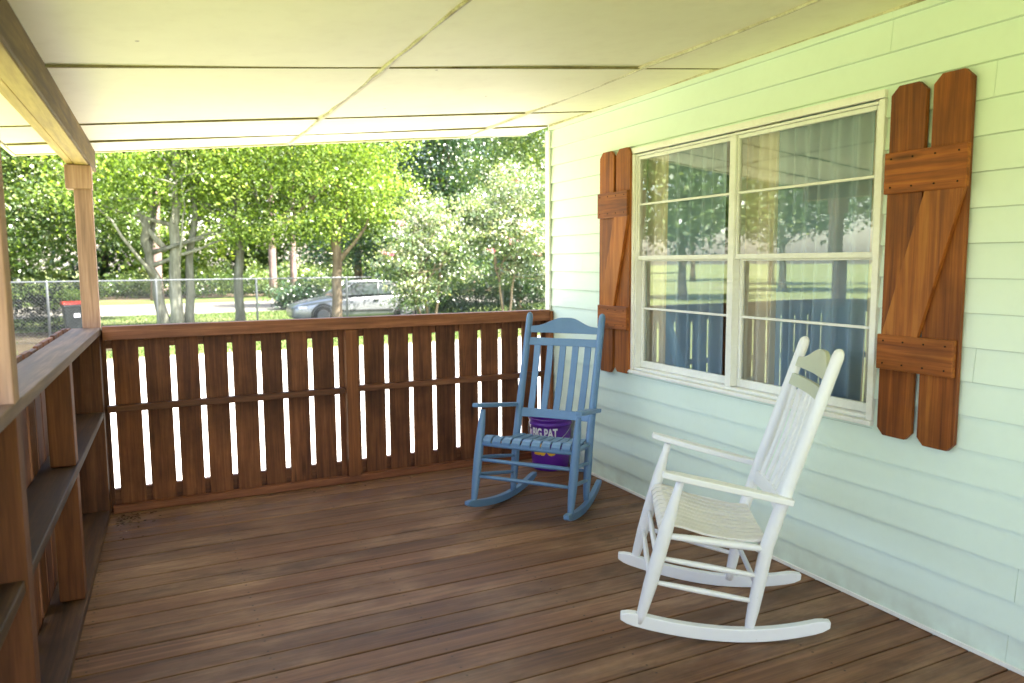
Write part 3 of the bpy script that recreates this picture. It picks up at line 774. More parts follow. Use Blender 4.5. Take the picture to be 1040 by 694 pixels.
# ============================================================ ROCKING CHAIRS
def interp(pts, z):
    for (y0, z0), (y1, z1) in zip(pts[:-1], pts[1:]):
        if z <= z1: return y0+(y1-y0)*(z-z0)/(z1-z0)
    (y0, z0), (y1, z1) = pts[-2:]
    return y0+(y1-y0)*(z-z0)/(z1-z0)
def rocker_chair(label, loc, a, tilt, paintm, crestm, seatm, dz, slats, nseat, rh, kk):
    root = empty('rocking_chair')
    tag(root, label, 'rocking chair')
    rear = [(-0.159, 0.057), (-0.191, 0.385), (-0.232, 0.573), (-0.369, 1.150)]
    WF, WR = 0.297, 0.240
    def fpost(z): t = (z-0.075)/0.53; return 0.259-0.095*t
    ft = 0.605+dz
    for s in (-1, 1):
        m = MB()
        zs = [0.045, 0.075, 0.12, 0.20, 0.30, 0.40, 0.47, 0.53, 0.575, ft]
        rs = [0.013, 0.0165, 0.0195, 0.0235, 0.0245, 0.0235, 0.0215, 0.018, 0.0145, 0.0135]
        m.tube([(s*WF, fpost(z), z) for z in zs], [q*kk for q in rs], 14); m.build('front_leg', paintm, root)
        m = MB()
        zs = [0.040, 0.075, 0.13, 0.25, 0.385, 0.48, 0.573, 0.7, 0.85, 1.0, 1.10, 1.128, 1.145, 1.154, 1.158]
        rs = [0.013, 0.017, 0.020, 0.0225, 0.0225, 0.022, 0.0215, 0.021, 0.0205, 0.020, 0.0195, 0.0195, 0.0165, 0.0105, 0.004]
        m.tube([(s*(WR+0.004*max(0, z-0.4)), interp(rear, z), z) for z in zs], [q*kk*1.03 for q in rs], 14); m.build('back_post', paintm, root)
        # runner: one curved board, rounded at both ends
        m = MB(); p = []; w = []; n = 30
        top = []; bot = []
        for i in range(n+1):
            y = 0.338+(-0.458-0.338)*i/n; u = y+0.05
            zb = 0.30*u*u if u > 0 else 0.46*u*u
            h = rh
            e = min(i, n-i)
            if e == 0: zb += 0.010; h = rh*0.5
            elif e == 1: zb += 0.002; h = rh*0.86
            x = s*(WF+0.004-(0.078)*(i/n))
            bot.append((x, y, zb)); top.append((x, y, zb+h))
        v = []; f = []
        for i in range(n+1):
            for (px, py, pz) in (bot[i], top[i]):
                v.append((px-0.0165, py, pz)); v.append((px+0.0165, py, pz))
        for i in range(n):
            b = i*4; c = b+4
            f += [(b, b+1, c+1, c), (b+3, b+2, c+2, c+3), (b+2, b, c, c+2), (b+1, b+3, c+3, c+1)]
        f += [(0, 2, 3, 1), (n*4, n*4+1, n*4+3, n*4+2)]
        m.add(v, f); m.build('runner', paintm, root, bevel=0.004)
        # arm rest
        m = MB(); p = []; w = []
        for i in range(13):
            t = i/12
            p.append((s*(0.318-0.052*t-0.006*math.sin(t*3.1)), 0.232-0.492*t, 0.634+dz-(0.061+dz)*t))
            w.append(0.050+0.022*math.sin(min(1, t*2.1)*math.pi*0.5)-0.026*t if 0 < i else 0.036)
        m.ribbon(p, w, 0.022*kk, rnd=0.5); m.build('armrest', paintm, root, bevel=0.005)
        # side rails
        for (z0, z1, r) in ((0.402, 0.372, 0.0155), (0.312, 0.262, 0.0115), (0.215, 0.160, 0.0115)):
            y0, y1 = fpost(z0), interp(rear, z1)
            pts = []; rr = []
            for i in range(7):
                t = i/6; pts.append((s*(WF+(WR-WF)*t), y0+(y1-y0)*t, z0+(z1-z0)*t)); rr.append(r*(0.72+0.28*math.sin(math.pi*t)))
            m = MB(); m.tube(pts, rr, 10); m.build('side_stretcher', paintm, root)
    for z, w, yy, r in ((0.205, WF, fpost(0.205), 0.0115), (0.300, WF, fpost(0.30), 0.0115), (0.390, WF, fpost(0.39), 0.0155), (0.215, WR, interp(rear, 0.215), 0.011), (0.365, WR, interp(rear, 0.365), 0.014)):
        m = MB(); m.tube([(-w, yy, z), (-w*0.5, yy, z), (0, yy, z), (w*0.5, yy, z), (w, yy, z)], [r*0.8, r*0.97, r, r*0.97, r*0.8], 10)
        m.build('cross_stretcher', paintm, root)
    # seat: slats running front to back over a rolled front edge
    prof = [(0.214, 0.394), (0.215, 0.408), (0.203, 0.423), (0.180, 0.431), (0.13, 0.424), (0.05, 0.403), (-0.04, 0.390), (-0.12, 0.388), (-0.196, 0.394)]
    for k in range(nseat):
        u = (k+0.5)/nseat*2-1
        m = MB(); p = []; w = []
        for (y, z) in prof:
            hw = 0.276+(0.222-0.276)*(0.22-y)/0.42
            p.append((u*hw, y, z+0.005*(abs(u)**2))); w.append(2*hw/nseat-0.0095)
        m.ribbon(p, w, 0.010); m.build('seat_slat', seatm, root, bevel=0.002)
    # back
    def yb(z): return interp(rear, z)
    ring = []
    N = 24; xw = 0.228
    top = []
    for i in range(N+1):
        x = -xw+2*xw*i/N; q = abs(x)/xw
        zt = 1.078 + 0.050*(0.5+0.5*math.cos(math.pi*min(1, max(0, (q-0.10)/0.72)))) - 0.008*(q**4)
        top.append((x, zt))
    m = MB(); v = []; f = []
    for x, zt in top:
        for zq in (1.030, zt):
            yy = yb(zq)+0.018*(1-(x/xw)**2)*-1
            v.append((x, yy-0.009, zq)); v.append((x, yy+0.009, zq))
    for i in range(N):
        b = i*4; c = b+4
        f += [(b, c, c+1, b+1), (b+2, b+3, c+3, c+2), (b, b+2, c+2, c), (b+1, c+1, c+3, b+3)]
    f += [(0, 1, 3, 2), (N*4, N*4+2, N*4+3, N*4+1)]
    m.add(v, f); m.build('crest_rail', crestm, root, bevel=0.003)
    def curved(z0, z1, mat, name):
        m = MB(); v = []; f = []
        for i in range(N+1):
            x = -xw+2*xw*i/N
            for zq in (z0, z1):
                yy = yb(zq)-0.018*(1-(x/xw)**2)
                v.append((x, yy-0.009, zq)); v.append((x, yy+0.009, zq))
        for i in range(N):
            b = i*4; c = b+4
            f.extend([(b, c, c+1, b+1), (b+2, b+3, c+3, c+2), (b, b+2, c+2, c), (b+1, c+1, c+3, b+3)])
        f.extend([(0, 1, 3, 2), (N*4, N*4+2, N*4+3, N*4+1)])
        m.add(v, f); m.build(name, mat, root, bevel=0.003)
    curved(0.950, 0.998, crestm, 'upper_back_rail')
    curved(0.505, 0.558, paintm, 'lower_back_rail')
    for k in range(slats):
        u = (k+0.5)/slats*2-1; x = u*xw*0.93
        m = MB(); p = []
        for i in range(9):
            zq = 0.550+(0.958-0.550)*i/8
            p.append((x*(0.97+0.03*i/8), yb(zq)-0.018*(1-(x/xw)**2)-0.008*math.sin(math.pi*i/8), zq))
        m.ribbon(p, 0.042, 0.011); m.build('back_slat', paintm, root, bevel=0.0025)
    root.rotation_euler = (tilt, 0, a-math.pi/2)
    root.location = (loc[0], loc[1], 0)
    bpy.context.view_layer.update()
    lo = 9
    for c in root.children:
        if c.name.startswith('runner'):
            mw = Matrix.Rotation(tilt, 4, 'X')
            for vtx in c.data.vertices: lo = min(lo, (mw @ vtx.co).z)
    root.location.z = -lo + 0.0015
    return root
rocker_chair('white wooden rocking chair with sage cream crest rail below the window', (-0.697, -2.552), 2.563, 0.078,
             M['white_paint'], M['crest_tone'], M['seat_white'], 0.012, 6, 10, 0.052, 1.12)
rocker_chair('dusty blue wooden rocking chair in the far corner in front of a purple bucket', (-0.686, -1.099), -2.46, 0.067,
             M['blue_paint'], M['blue_paint'], M['blue_paint'], -0.020, 5, 9, 0.042, 1.06)

# =================================================================== BUCKET
def bucket():
    root = tag(empty('bucket', (-0.172, -0.315, 0.0015)), 'purple plastic bucket with white and gold lettering behind the blue rocking chair', 'bucket')
    H = 0.368
    def rad(z): return 0.130+0.020*z/H
    m = MB()
    pr = [(0.001, 0.0), (0.124, 0.0), (0.130, 0.006)] + [(rad(z), z) for z in (0.1, 0.2, 0.28, 0.285)] + [(0.1475, 0.318), (0.154, 0.321), (0.154, 0.329), (0.149, 0.332), (0.151, 0.356), (0.157, 0.358), (0.157, 0.368), (0.147, 0.368), (0.144, 0.34), (0.126, 0.01), (0.001, 0.008)]
    m.lathe(pr, n=40); m.build('pail', M['purple'], root)
    h = MB(); p = []
    for i in range(21):
        t = math.pi*i/20
        p.append((0.160*math.cos(t)*0.62-0.10*math.sin(t), -0.160*math.cos(t)*0.78-0.07*math.sin(t), 0.325-0.135*math.sin(t)))
    h.tube(p, 0.0022, 6); h.build('handle', M['steel'], root)
    def text(s, size, zc, a0, mat, name, bold, sx):
        cu = bpy.data.curves.new('lettering', 'FONT'); cu.body = s; cu.size = size; cu.align_x = 'CENTER'; cu.offset = bold
        cu.resolution_u = 3
        to = bpy.data.objects.new('lettering', cu); COL.objects.link(to)
        dg = bpy.context.evaluated_depsgraph_get()
        me = bpy.data.meshes.new_from_object(to.evaluated_get(dg))
        bpy.data.objects.remove(to)
        import bmesh
        bm = bmesh.new(); bm.from_mesh(me)
        bmesh.ops.triangulate(bm, faces=bm.faces)
        bmesh.ops.subdivide_edges(bm, edges=[e for e in bm.edges if e.calc_length() > 0.02], cuts=2)
        for v in bm.verts:
            x, y = v.co.x*sx, v.co.y
            z = zc+y; r = rad(z)+0.0012; t = a0+x/r
            v.co = (r*math.cos(t), r*math.sin(t), z)
        bm.to_mesh(me); bm.free()
        me.materials.clear(); me.materials.append(mat)
        o = bpy.data.objects.new(name, me); COL.objects.link(o); o.parent = root
    a0 = -2.40
    text('BIG PAT', 0.090, 0.243, a0, M['print_white'], 'white_lettering', 0.0032, 0.60)
    text('LSU', 0.150, 0.118, a0, M['gold'], 'gold_lettering', 0.005, 0.74)
bucket()

# ==================================================================== FENCE
def fence():
    root = tag(empty('chain_link_fence', (0, 16.9, GZ)), 'galvanised chain link fence running across the yard beyond the porch', 'fence')
    H = 1.545; X0, X1 = -14.83, 17.6
    xs = []
    x = -4.84
    while x > X0: xs.append(x); x -= 2.5
    x = -2.40
    while x < X1: xs.append(x); x += 2.5
    for x in sorted(xs):
        m = MB(); m.tube([(x, 0, 0), (x, 0, H-0.02), (x, 0, H+0.03)], [0.030, 0.030, 0.022], 10); m.build('post', M['galv'], root)
    m = MB(); m.tube([(X0, 0, H), (X1, 0, H)], 0.021, 8); m.build('top_rail', M['galv'], root)
    m = MB(); p = 0.085; t = 0.0015
    n = int((X1-X0)/p)
    hh = H+0.03
    for k in range(-int(hh/p)-1, n):
        for sgn in (1, -1):
            x0 = X0+k*p; x1 = x0+hh
            za, zb = 0.02, hh
            if x0 < X0: za = 0.02+(X0-x0); x0 = X0
            if x1 > X1: zb = hh-(x1-X1); x1 = X1
            if za >= zb: continue
            A = (x0, -0.032*1+0.004*sgn, za if sgn > 0 else hh+0.02-za); B = (x1, -0.032+0.004*sgn, zb if sgn > 0 else hh+0.02-zb)
            m.tube([A, B], t, 3, rnd=0.5, caps=False)
    m.build('wire_mesh', M['galv'], root, fix=False)
fence()

# ==================================================================== TREES
def leaves(blobs, n, size, clump=0.35, per=26, up=0.35):
    """n leaf faces gathered in clumps spread through ellipsoid blobs (cx,cy,cz,rx,ry,rz)"""
    b = np.array(blobs, float); vol = b[:, 3]*b[:, 4]*b[:, 5]; pr = vol**0.8; pr /= pr.sum()
    nc = max(8, n//per)
    bi = rng.choice(len(b), nc, p=pr)
    d = rng.normal(size=(nc, 3)); d /= np.linalg.norm(d, axis=1)[:, None]
    rad = rng.random(nc)**0.42
    lump = 1+0.22*np.sin(d[:, 0]*5+bi)+0.18*np.cos(d[:, 1]*7+bi*2)+0.15*np.sin(d[:, 2]*9+bi)
    c = b[bi, :3]+d*b[bi, 3:]*(rad*lump)[:, None]
    tone = np.clip(rng.normal(0.42, 0.23, nc)+0.20*d[:, 2]*rad, 0, 1)  # sunlight put into the leaf tone: clumps paler toward the top
    ci = rng.integers(0, nc, n)
    off = rng.normal(size=(n, 3))*clump*np.array([1, 1, 0.55])*rng.uniform(0.6, 1.3, nc)[ci][:, None]
    p = c[ci]+off
    nrm = rng.normal(size=(n, 3)); nrm[:, 2] = np.abs(nrm[:, 2])+up; nrm /= np.linalg.norm(nrm, axis=1)[:, None]
    t = rng.normal(size=(n, 3)); t -= nrm*(t*nrm).sum(1)[:, None]; t /= np.linalg.norm(t, axis=1)[:, None]
    s = np.cross(nrm, t)
    L = size*rng.uniform(0.6, 1.35, n)[:, None]; W = L*rng.uniform(0.42, 0.7, n)[:, None]
    droop = np.zeros((n, 3)); droop[:, 2] = -0.25*L[:, 0]
    v = np.stack([p-t*L*0.5, p+s*W*0.5-nrm*L*0.06, p+t*L*0.5+droop, p-s*W*0.5-nrm*L*0.06], 1)
    v[:, :, 2] = np.maximum(v[:, :, 2], 0.03)
    tn = np.clip(tone[ci]+rng.normal(0, 0.11, n), 0, 1)
    return v.reshape(-1, 3), np.arange(n*4).reshape(-1, 4), tn

def branchy(m, base, tip, r0, r1, seg=8, wob=0.12):
    base, tip = Vector(base), Vector(tip); p = []; r = []
    for i in range(seg+1):
        t = i/seg
        q = base.lerp(tip, t)
        if 0 < i < seg: q = q+Vector((random.uniform(-wob, wob), random.uniform(-wob, wob), 0))*t
        p.append(q); r.append(r0+(r1-r0)*t if i else r0*1.25)
    m.tube(p, r, 10)
    return p

def tree(name, label, cat, loc, stems, blobs, n, size, leafm, barkm, group=None, clump=0.35, extra=None):
    root = tag(empty(name, (loc[0], loc[1], GZ)), label, cat, group)
    if stems:
        m = MB()
        for (b, t, r0, r1) in stems:
            p = branchy(m, b, t, r0, r1, 9, 0.10+0.25*r0)
            for k in range(5):
                i = random.randint(4, 9); q = p[i]
                bl = random.choice(blobs)
                e = Vector(bl[:3])+Vector((random.uniform(-.6, .6)*bl[3], random.uniform(-.6, .6)*bl[4], random.uniform(-.3, .5)*bl[5]))
                branchy(m, q, e, r1*0.55+0.012, 0.012, 6, 0.15)
        m.build('trunk', barkm, root)
    v, f, tn = leaves(blobs, n, size, clump)
    np_mesh('crown', v, f, tn, leafm, root)
    if extra: extra(root)
    return root

G1 = 'shade trees beyond the chain link fence'
# multi-stemmed pale tree (three trunks, one broken-off pale limb)
def broken(root):
    m = MB()
    m.tube([(-0.12, 0.0, 2.35), (-0.42, -0.05, 2.72), (-0.66, -0.05, 3.05), (-0.78, 0.0, 3.45)], [0.10, 0.085, 0.08, 0.06], 10)
    m.build('broken_limb', M['bark_pale'], root)
    m = MB()      # bare dead twigs
    P0 = Vector((0.25, -0.9, 3.0))
    for i in range(7):
        a = P0+Vector((random.uniform(-.25, .25), 0, random.uniform(-.3, 1.6)))
        e = a+Vector((random.uniform(-1.0, .9), random.uniform(-.3, .3), random.uniform(0.1, .7)))
        branchy(m, a, e, 0.022, 0.008, 6, 0.12)
    branchy(m, (0.2, -0.6, 2.2), (0.45, -0.9, 4.9), 0.03, 0.012, 8, 0.12)
    m.build('dead_twigs', M['bark_pale'], root)
tree('shade_tree', 'pale tree with three smooth trunks rising from one base behind the fence', 'tree', (-1.92, 19.0),
     [((-0.22, 0, 0), (-0.75, 0, 3.4), 0.17, 0.10), ((0.05, -.05, 0), (0.15, 0, 5.5), 0.19, 0.10), ((0.36, 0.05, 0), (0.75, .1, 5.0), 0.14, 0.07)],
     [(-0.8, 0.3, 4.6, 1.9, 1.8, 1.1), (1.3, 0.0, 4.3, 1.7, 1.6, 1.2), (0.2, 0.6, 6.2, 2.6, 2.2, 1.4), (-1.9, -0.3, 3.7, 1.1, 1.2, 0.7), (1.9, -0.8, 3.0, 0.8, 0.8, 0.5)],
     28000, 0.105, M['lf_bright'], M['bark_pale'], G1, extra=broken)
tree('shade_tree', 'slim pale tree with one leaning trunk behind the fence', 'tree', (-0.12, 18.9),
     [((-0.02, 0, 0), (0.05, 0, 4.6), 0.145, 0.10)],
     [(0.3, 0.2, 4.9, 2.0, 1.9, 1.1), (-0.2, 0.4, 6.3, 2.2, 1.8, 1.2), (1.2, -0.4, 3.6, 1.0, 0.9, 0.6), (0.9, -0.2, 2.9, 0.7, 0.7, 0.35)],
     21000, 0.10, M['lf_bright'], M['bark_pale'], G1)
tree('shade_tree', 'low spreading yellow green tree with a brown trunk in front of the silver car', 'tree', (2.50, 17.75),
     [((0, 0, 0), (0.02, 0, 4.4), 0.155, 0.12)],
     [(-0.9, -0.2, 3.05, 1.4, 1.3, 0.50), (1.0, -0.1, 3.4, 1.1, 1.3, 0.65), (0.1, 0.2, 4.3, 2.3, 2.0, 0.95), (0.0, 0.3, 5.8, 2.4, 2.2, 1.3), (-1.9, 0, 2.75, 0.8, 0.8, 0.3)],
     38000, 0.095, M['lf_bright'], M['bark_brown'], G1, clump=0.28)
tree('shade_tree', 'dense green tree at the far left with branches hanging low over the hedge', 'tree', (-7.6, 22.5),
     [((0, 0, 0), (0.3, 0, 5.0), 0.24, 0.14)],
     [(0.8, -1.2, 3.1, 2.3, 1.6, 0.95), (2.4, -1.0, 3.9, 1.6, 1.5, 1.2), (-1.0, 0, 5.2, 3.0, 2.5, 1.8), (1.6, 0, 5.8, 2.6, 2.3, 1.5), (3.0, -0.6, 2.75, 0.9, 0.9, 0.45)],
     42000, 0.12, M['lf_mid'], M['bark_brown'], G1)
tree('shade_tree', 'green tree between the corner post and the three trunked tree', 'tree', (-4.4, 25.5),
     [((0, 0, 0), (0.2, 0, 5.0), 0.14, 0.09)],
     [(0.2, -0.3, 4.1, 1.9, 1.8, 1.0), (-0.4, 0, 5.9, 2.6, 2.2, 1.4), (1.4, 0, 3.2, 1.1, 1.0, 0.55)],
     24000, 0.12, M['lf_mid'], M['bark_brown'], G1)
def debris():
    m = MB()
    for i in range(130):
        if i < 90: x, y = -2.93+abs(random.gauss(0, 0.10)), -0.10-abs(random.gauss(0, 0.16))
        else: x, y = random.uniform(-2.96, -1.0), -0.07-abs(random.gauss(0, 0.05))
        r = random.uniform(0.006, 0.016); a = random.uniform(0, 6.28)
        c = Vector((x, y, 0.004+random.uniform(0, 0.004)))
        u = Vector((math.cos(a), math.sin(a), random.uniform(-.2, .2)))*r; w_ = Vector((-math.sin(a), math.cos(a), random.uniform(-.3, .3)))*r*0.5
        m.add([c-u, c+w_, c+u, c-w_], [(0, 1, 2, 3)])
    o = m.build('leaf_debris', M['litter'], fix=False)
    tag(o, 'scattered dry leaf bits swept into the far left corner of the porch floor', 'leaf litter', kind='stuff')
M['litter'] = leafmat('dry_leaf_bits', [(0.0, (0.03, 0.018, 0.010)), (0.6, (0.12, 0.075, 0.04)), (1.0, (0.34, 0.26, 0.18))], 0.1, 0.02)
debris()
# dark evergreens at the right, behind the pale shrub
G2 = 'dark evergreen trees at the right beyond the shrub'
for i, (x, y_, s, lb) in enumerate(((8.6, 25.0, 1.0, 'dark evergreen directly above the silver car and the pale shrub'), (12.4, 26.5, 1.15, 'dark evergreen nearest the corner of the house'), (6.2, 29.5, 1.1, 'dark evergreen farthest back above the low spreading tree'))):
    tree('evergreen_tree', lb, 'tree', (x, y_), [((0, 0, 0), (0.1, 0, 6*s), 0.20, 0.10)],
         [(0, -0.3, 2.4*s, 2.1*s, 1.8, 1.5*s), (0.3, 0, 4.6*s, 2.5*s, 2.2, 1.7*s), (-0.2, 0, 7.0*s, 2.3*s, 2.0, 1.7*s), (0.2, 0, 9.2*s, 1.6*s, 1.5, 1.2*s)],
         34000, 0.12, M['lf_dark'], M['bark_brown'], G2)

tree('shade_tree', 'mid green tree standing behind the pale shrubs beside the house corner', 'tree', (9.6, 19.8), [((0, 0, 0), (0.1, 0, 5), 0.12, 0.07)],
     [(0, 0, 3.6, 1.5, 1.1, 0.9), (-0.4, 0, 5.0, 1.8, 1.4, 1.1), (1.0, 0, 5.6, 1.8, 1.4, 1.3), (0, 0, 7.2, 1.8, 1.5, 1.2)], 26000, 0.10, M['lf_mid'], M['bark_brown'], G1)
# pale leaved shrubs growing over the fence
def blooms(pts):
    def f(root):
        m = MB()
        for (x, y, z) in pts:
            for k in range(14):
                c = Vector((x+random.gauss(0, .07), y+random.gauss(0, .07), z+random.gauss(0, .05)))
                a = Vector((random.gauss(0, 1), random.gauss(0, 1), random.gauss(0, 1))).normalized(); b = a.orthogonal().normalized(); r = random.uniform(.02, .045)
                m.add([c+a*r, c+b*r, c-a*r, c-b*r], [(0, 1, 2, 3)])
        m.build('blossoms', M['blossom'], root, fix=False)
    return f
G3 = 'pale blossoming shrubs leaning over the fence at the right'
tree('shrub', 'tall pale leaved shrub with white bloom leaning over the fence in front of the car', 'shrub', (4.85, 16.2),
     [((0, 0, 0), (-0.3, 0, 3.0), 0.04, 0.02), ((0.15, 0, 0), (0.6, .1, 3.2), 0.045, 0.02), ((-0.1, 0, 0), (-1.0, -.1, 2.5), 0.035, 0.02)],
     [(-0.1, 0, 2.6, 1.15, 0.9, 0.75), (-0.9, 0, 1.95, 0.75, 0.7, 0.5), (0.7, 0.1, 2.35, 0.9, 0.8, 0.8), (0.1, 0.1, 3.4, 0.9, 0.8, 0.55), (-0.55, -0.1, 1.45, 0.75, 0.6, 0.35), (0.35, 0, 1.2, 0.4, 0.4, 0.3), (-0.75, -0.2, 1.15, 0.5, 0.4, 0.35), (-0.15, 0, 0.95, 0.4, 0.4, 0.3), (0.9, 0, 1.6, 0.6, 0.5, 0.4), (1.7, 0.1, 2.9, 0.8, 0.6, 0.9), (-0.7, -0.1, 0.85, 0.45, 0.35, 0.3)],
     21000, 0.085, M['lf_pale'], M['bark_brown'], G3, clump=0.17, extra=blooms([(-1.0, -.5, 3.1), (-1.35, -.4, 2.2)]))
tree('shrub', 'pale leaved shrub with coral blooms next to the house corner', 'shrub', (7.4, 16.4),
     [((0, 0, 0), (-0.4, 0, 3.2), 0.04, 0.02), ((0.15, 0, 0), (0.7, .1, 3.4), 0.045, 0.02)],
     [(0.0, 0, 2.9, 1.2, 0.9, 1.0), (1.1, 0, 2.3, 1.0, 0.8, 0.9), (-0.7, 0.1, 3.5, 0.9, 0.8, 0.7), (0.6, 0.1, 4.2, 1.4, 0.9, 0.9), (1.6, -0.1, 1.3, 0.7, 0.6, 0.6), (0.2, 0.1, 1.6, 0.7, 0.5, 0.4)],
     21000, 0.09, M['lf_pale'], M['bark_brown'], G3, clump=0.18, extra=blooms([(-0.1, -.7, 2.6), (0.5, -.7, 2.9), (0.9, -.6, 2.2), (1.3, -.6, 2.6), (0.2, -.7, 4.4), (-0.6, -.6, 2.3)]))
tree('shrub', 'dark low bush filling the foot of the fence under the pale shrubs', 'shrub', (6.0, 17.75), [],
     [(0, 0, 0.8, 1.1, 0.45, 0.75), (1.5, 0.1, 0.9, 1.3, 0.5, 0.8), (3.2, 0.1, 1.1, 1.4, 0.5, 0.95), (4.6, 0.1, 1.1, 1.2, 0.5, 0.95)],
     24000, 0.08, M['lf_dark'], None, G3, clump=0.2)
# clipped dark hedge at the left
tree('hedge', 'dark clipped hedge behind the fence at the far left', 'hedge', (-5.75, 21.6), [],
     [(-1.9, 0, 0.7, 1.1, 0.6, 0.85), (-0.6, 0, 0.75, 1.0, 0.6, 0.85), (0.6, 0, 0.75, 0.9, 0.6, 0.8), (-3.4, 0, 0.8, 1.2, 0.6, 0.9)],
     22000, 0.07, M['lf_hedge'], None, clump=0.13)
tree('bush', 'small yellow green bush just behind the red lidded bin', 'bush', (-4.55, 20.3), [],
     [(0, 0, 1.05, 0.42, 0.35, 0.33), (0.1, 0, 0.5, 0.35, 0.3, 0.5)], 2600, 0.07, M['lf_bright'], None, clump=0.09)
# low bushes on the far side of the road
G4 = 'low bushes along the far side of the gravel road'
names = ['dry olive bush near the bin across the road', 'rounded green bush left of the three trunked tree across the road', 'leafy bush seen between the three trunks and the slim tree', 'olive bush seen behind the slim pale trunk',
         'dark bush just left of the silver car', 'green bush seen above the bonnet of the silver car', 'green bush half hidden by the pale shrub']
for i, (x, y_, w, h) in enumerate(((-7.5, 42.5, 1.7, 0.75), (-3.6, 44.0, 1.9, 0.9), (2.0, 42.0, 2.6, 1.25), (5.6, 43.0, 2.5, 1.3), (3.4, 28.5, 0.9, 0.75), (9.0, 41.5, 2.6, 1.5), (15.0, 42.0, 3.2, 1.8))):
    tree('bush', names[i], 'bush', (x, y_), [], [(0, 0, h*0.8, w, 1.0, h*0.8), (w*0.5, 0.2, h*0.6, w*0.6, 0.8, h*0.6), (-w*0.5, 0, h*0.55, w*0.6, 0.8, h*0.55)],
         6000, 0.13, M['lf_mid'] if i != 4 else M['lf_dark'], None, G4, clump=0.22)

# tall woodland far beyond the road
G5 = 'tall woodland trees beyond the gravel road'
wl = [('lf_mid', -19, 47), ('lf_dark', -14, 50), ('lf_mid', -9.5, 46.5), ('lf_dark', -4.8, 50), ('lf_bright', -0.8, 47.5), ('lf_mid', 4.0, 50.5), ('lf_mid', 8.8, 47), ('lf_dark', 13.5, 50), ('lf_mid', 18.5, 47), ('lf_dark', 24, 49), ('lf_mid', 30, 48), ('lf_mid', -25, 46), ('lf_dark', 37, 50)]
side = ['far at the left end', 'left of the hedge', 'above the dark hedge', 'above the red lidded bin', 'behind the three trunked tree', 'behind the slim pale tree', 'behind the low spreading tree', 'above the silver car', 'above the first pale shrub', 'above the second pale shrub', 'beside the house corner', 'outermost on the left', 'outermost on the right']
for i, (mt, x, y_) in enumerate(wl):
    s = random.uniform(0.9, 1.15)
    tree('woodland_tree', 'tall leafy woodland tree across the road ' + side[i], 'tree', (x, y_), [((0, 0, 0), (0.2, 0, 9), 0.28, 0.12)],
         [(0, 0, 1.3, 3.6, 1.8, 1.5), (0, 0, 3.2*s, 3.3, 2.2, 2.0*s), (-0.8, 0, 6.5*s, 3.6, 2.6, 2.4*s), (1.0, 0, 9.6*s, 3.3, 2.4, 2.4*s), (0, 0, 12.6*s, 2.6, 2.0, 1.8*s)],
         14000, 0.34, M[mt], M['bark_brown'], G5, clump=0.7)
G6 = 'tall pines with bare pinkish trunks'
for lb, x, y_, r in (('pine with a thick pinkish trunk behind the three trunked tree', -2.0, 40.5, 0.30), ('pine trunk just right of the slim pale tree', 4.0, 40.0, 0.22), ('thinner pine trunk second to the right of the slim pale tree', 5.4, 41.5, 0.19)):
    tree('pine_tree', lb, 'pine tree', (x, y_), [((0, 0, 0), (0.15, 0, 11.5), r, r*0.7)],
         [(0, 0, 11.5, 2.4, 2.2, 1.6), (0.4, 0, 13.2, 1.8, 1.7, 1.3)], 3500, 0.3, M['lf_dark'], M['bark_pine'], G6, clump=0.5)
# trees on the open lawn at the left, mirrored in the window panes
G7 = 'lawn trees at the left that the window reflects'
for lb, x, y_, s, mt in (('round lawn tree reflected in the far window unit', -13, 27, 0.85, 'lf_mid'), ('broad lawn tree reflected in the upper near panes', -22, 26, 1.0, 'lf_mid'), ('spreading lawn tree reflected beside the mullion', -19, 40, 1.1, 'lf_bright'),
                         ('distant lawn tree reflected low in the panes', -33, 30, 1.2, 'lf_mid'), ('lawn tree farthest out at the left', -42, 40, 1.4, 'lf_mid'), ('lawn tree behind the reflected ones', -30, 52, 1.4, 'lf_dark'), ('lawn tree nearest the left side of the porch', -34, 14, 1.2, 'lf_mid'), ('wide lawn tree reflected in the nearest lower pane', -37, 25, 1.5, 'lf_mid'), ('tall lawn tree at the back of the left lawn', -50, 34, 1.7, 'lf_dark'), ('tall pale lawn tree farthest back', -44, 52, 1.8, 'lf_mid')):
    tree('lawn_tree', lb, 'tree', (x, y_), [((0, 0, 0), (0.2, 0, 5*s), 0.25, 0.12)],
         [(0, 0, 4.2*s, 3.6*s, 3.4*s, 1.6*s), (0.5, 0, 6.6*s, 3.2*s, 3.0*s, 1.8*s), (-0.6, 0, 8.6*s, 2.2*s, 2.2*s, 1.4*s)], 8500, 0.30, M[mt], M['bark_brown'], G7, clump=0.6)

